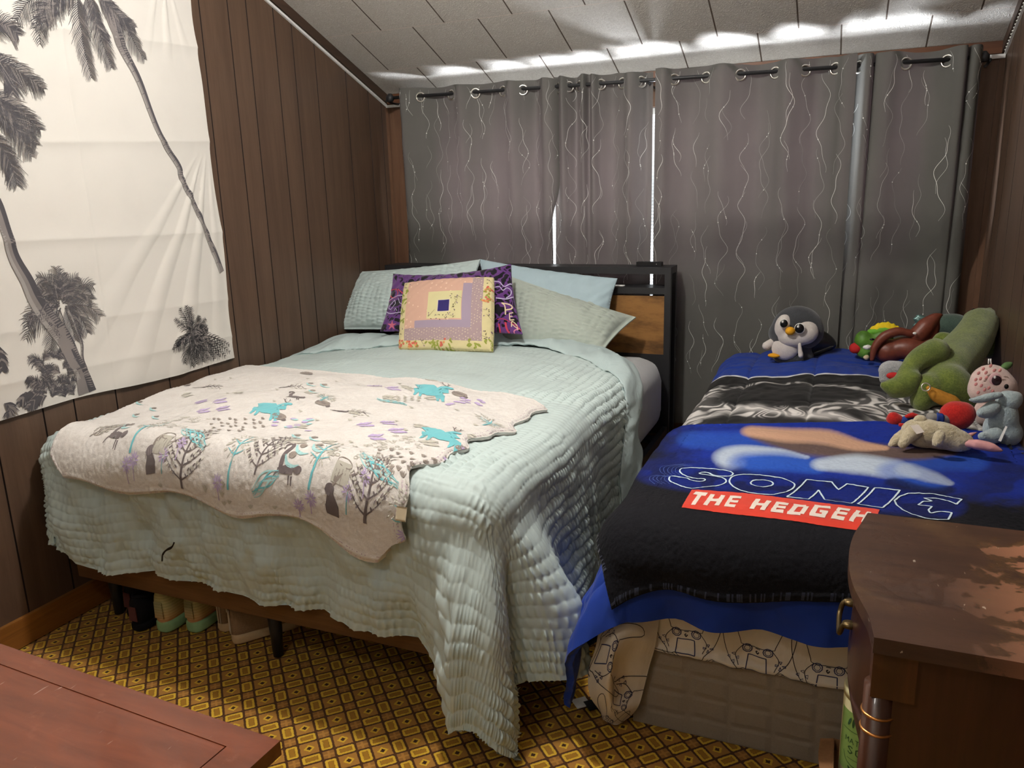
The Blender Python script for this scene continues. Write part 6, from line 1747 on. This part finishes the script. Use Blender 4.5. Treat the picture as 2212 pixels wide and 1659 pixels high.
LT = {'M': [[(0, 0), (0, 1), (.5, .4), (1, 1), (1, 0)]], 'A': [[(0, 0), (.5, 1), (1, 0)], [(.2, .4), (.8, .4)]], 'T': [[(0, 1), (1, 1)], [(.5, 1), (.5, 0)]], 'C': [[(1, .8), (.6, 1), (.1, .8), (.1, .2), (.6, 0), (1, .2)]],
      'H': [[(0, 0), (0, 1)], [(1, 0), (1, 1)], [(0, .5), (1, .5)]], 'S': [[(.95, .85), (.5, 1), (.1, .78), (.5, .52), (.95, .25), (.5, 0), (.05, .15)]], 'R': [[(0, 0), (0, 1), (.8, .95), (.8, .55), (0, .5)], [(.4, .5), (.95, 0)]]}
def word(s_, a0, b0, w_, h_, gap, th):
    for i, ch in enumerate(s_):
        for st_ in LT[ch]: pr.stroke([(a0 + i * (w_ + gap) + x * w_, b0 + y * h_) for x, y in st_], th, 1, step=.004)
word('MATCHA', .022, .070, .0088, .012, .0036, .0014); word('SCR', .030, .046, .013, .017, .006, .0024)
pr.stroke([(.012, .098), (.10, .098)], .0012, 1); pr.stroke([(.03, .034), (.08, .034)], .001, 1)
pr.stroke(cr([(.018, .044), (.028, .026), (.05, .018), (.075, .024), (.09, .036)], 6), .0016, 1)
pr.blob((.030, .118), .011, .003, 1.2, 1, 2); pr.blob((.040, .118), .011, .003, 1.5, 1, 2); pr.stroke([(.034, .015), (.045, .002)], [.003, .012], 1)
cloth('label', SL, [plain('green_label', srgb(134, 168, 92), .5), plain('dark_green_ink', srgb(40, 74, 40), .6)], pr, jr, 0)

# ---------------------------------------------------------------- low table in the left foreground
t = T('red_brown_varnish'); v = t.obj(); g = t.noise(t.map(v, (.15, 1, 1)), 26, 6, .6, .5)
k = t.ramp(g, [(.3, srgb(104, 50, 27)), (.7, srgb(128, 63, 35))]); sm_ = t.noise(v, 12, 5, .65)
k = t.mix(t.mul(t.step(sm_, .58, .72), .25), k, srgb(156, 92, 64)); sc_ = t.step(t.noise(t.map(v, (1, .2, 1), (0, 0, .7)), 60, 2), .70, .74); k = t.mix(t.mul(sc_, .35), k, srgb(210, 170, 150))
t.bsdf(k, t.add(.15, t.mul(sm_, .16)), t.bump(g, .05, .001), .5, coat=.15); M['cherry'] = t.m
TZ = .50
tc = W(605, 1600, 2, TZ); tp = W(0, 1390, 2, TZ)
ang = math.atan2(tc[1] - tp[1], tc[0] - tp[0])
TL_, TW_ = 1.25, .50
tb_ = thing('low_table', (tc[0] - .6, tc[1] - .25, 0), 'low reddish brown table with a scuffed varnished framed top in the left foreground', 'table')
def TP(a, b, z): return np.array([tc[0] + a * math.cos(ang) - b * math.sin(ang), tc[1] + a * math.sin(ang) + b * math.cos(ang), z])   # a along (0 at the right end), b towards the room (negative = nearer)
def prism(name, pts, z0, z1, m, bevel=.003):
    bm = bmesh.new(); slab(bm, [tuple(TP(a, b, 0)[:2]) for a, b in pts], z0, z1); return from_bm(name, bm, m, tb_, bevel=bevel)
fw, fe = .048, .075
prism('centre_panel', [(-TL_ + fe + .003, -TW_ + fw), (-fe - .004, -TW_ + fw), (-fe - .004, -fw), (-TL_ + fe + .003, -fw)], TZ - .024, TZ - .0015, M['cherry'])
prism('frame_rail', [(-TL_, 0), (-TL_ + fe, -fw), (-fe, -fw), (0, 0)], TZ - .028, TZ, M['cherry'])
prism('frame_rail', [(-TL_, -TW_), (0, -TW_), (-fe, -TW_ + fw), (-TL_ + fe, -TW_ + fw)], TZ - .028, TZ, M['cherry'])
prism('frame_rail', [(0, 0), (-fe, -fw), (-fe, -TW_ + fw), (0, -TW_)], TZ - .028, TZ, M['cherry'])
prism('frame_rail', [(-TL_, 0), (-TL_, -TW_), (-TL_ + fe, -TW_ + fw), (-TL_ + fe, -fw)], TZ - .028, TZ, M['cherry'])
for a in (-.09, -TL_ + .05):
    for b in (-.07, -TW_ + .03): prism('leg', [(a, b), (a, b + .04), (a + .04, b + .04), (a + .04, b)], 0, TZ - .029, M['cherry'])
prism('apron', [(-TL_ + .07, -.05), (-.07, -.05), (-.07, -.065), (-TL_ + .07, -.065)], TZ - .09, TZ - .029, M['cherry'])
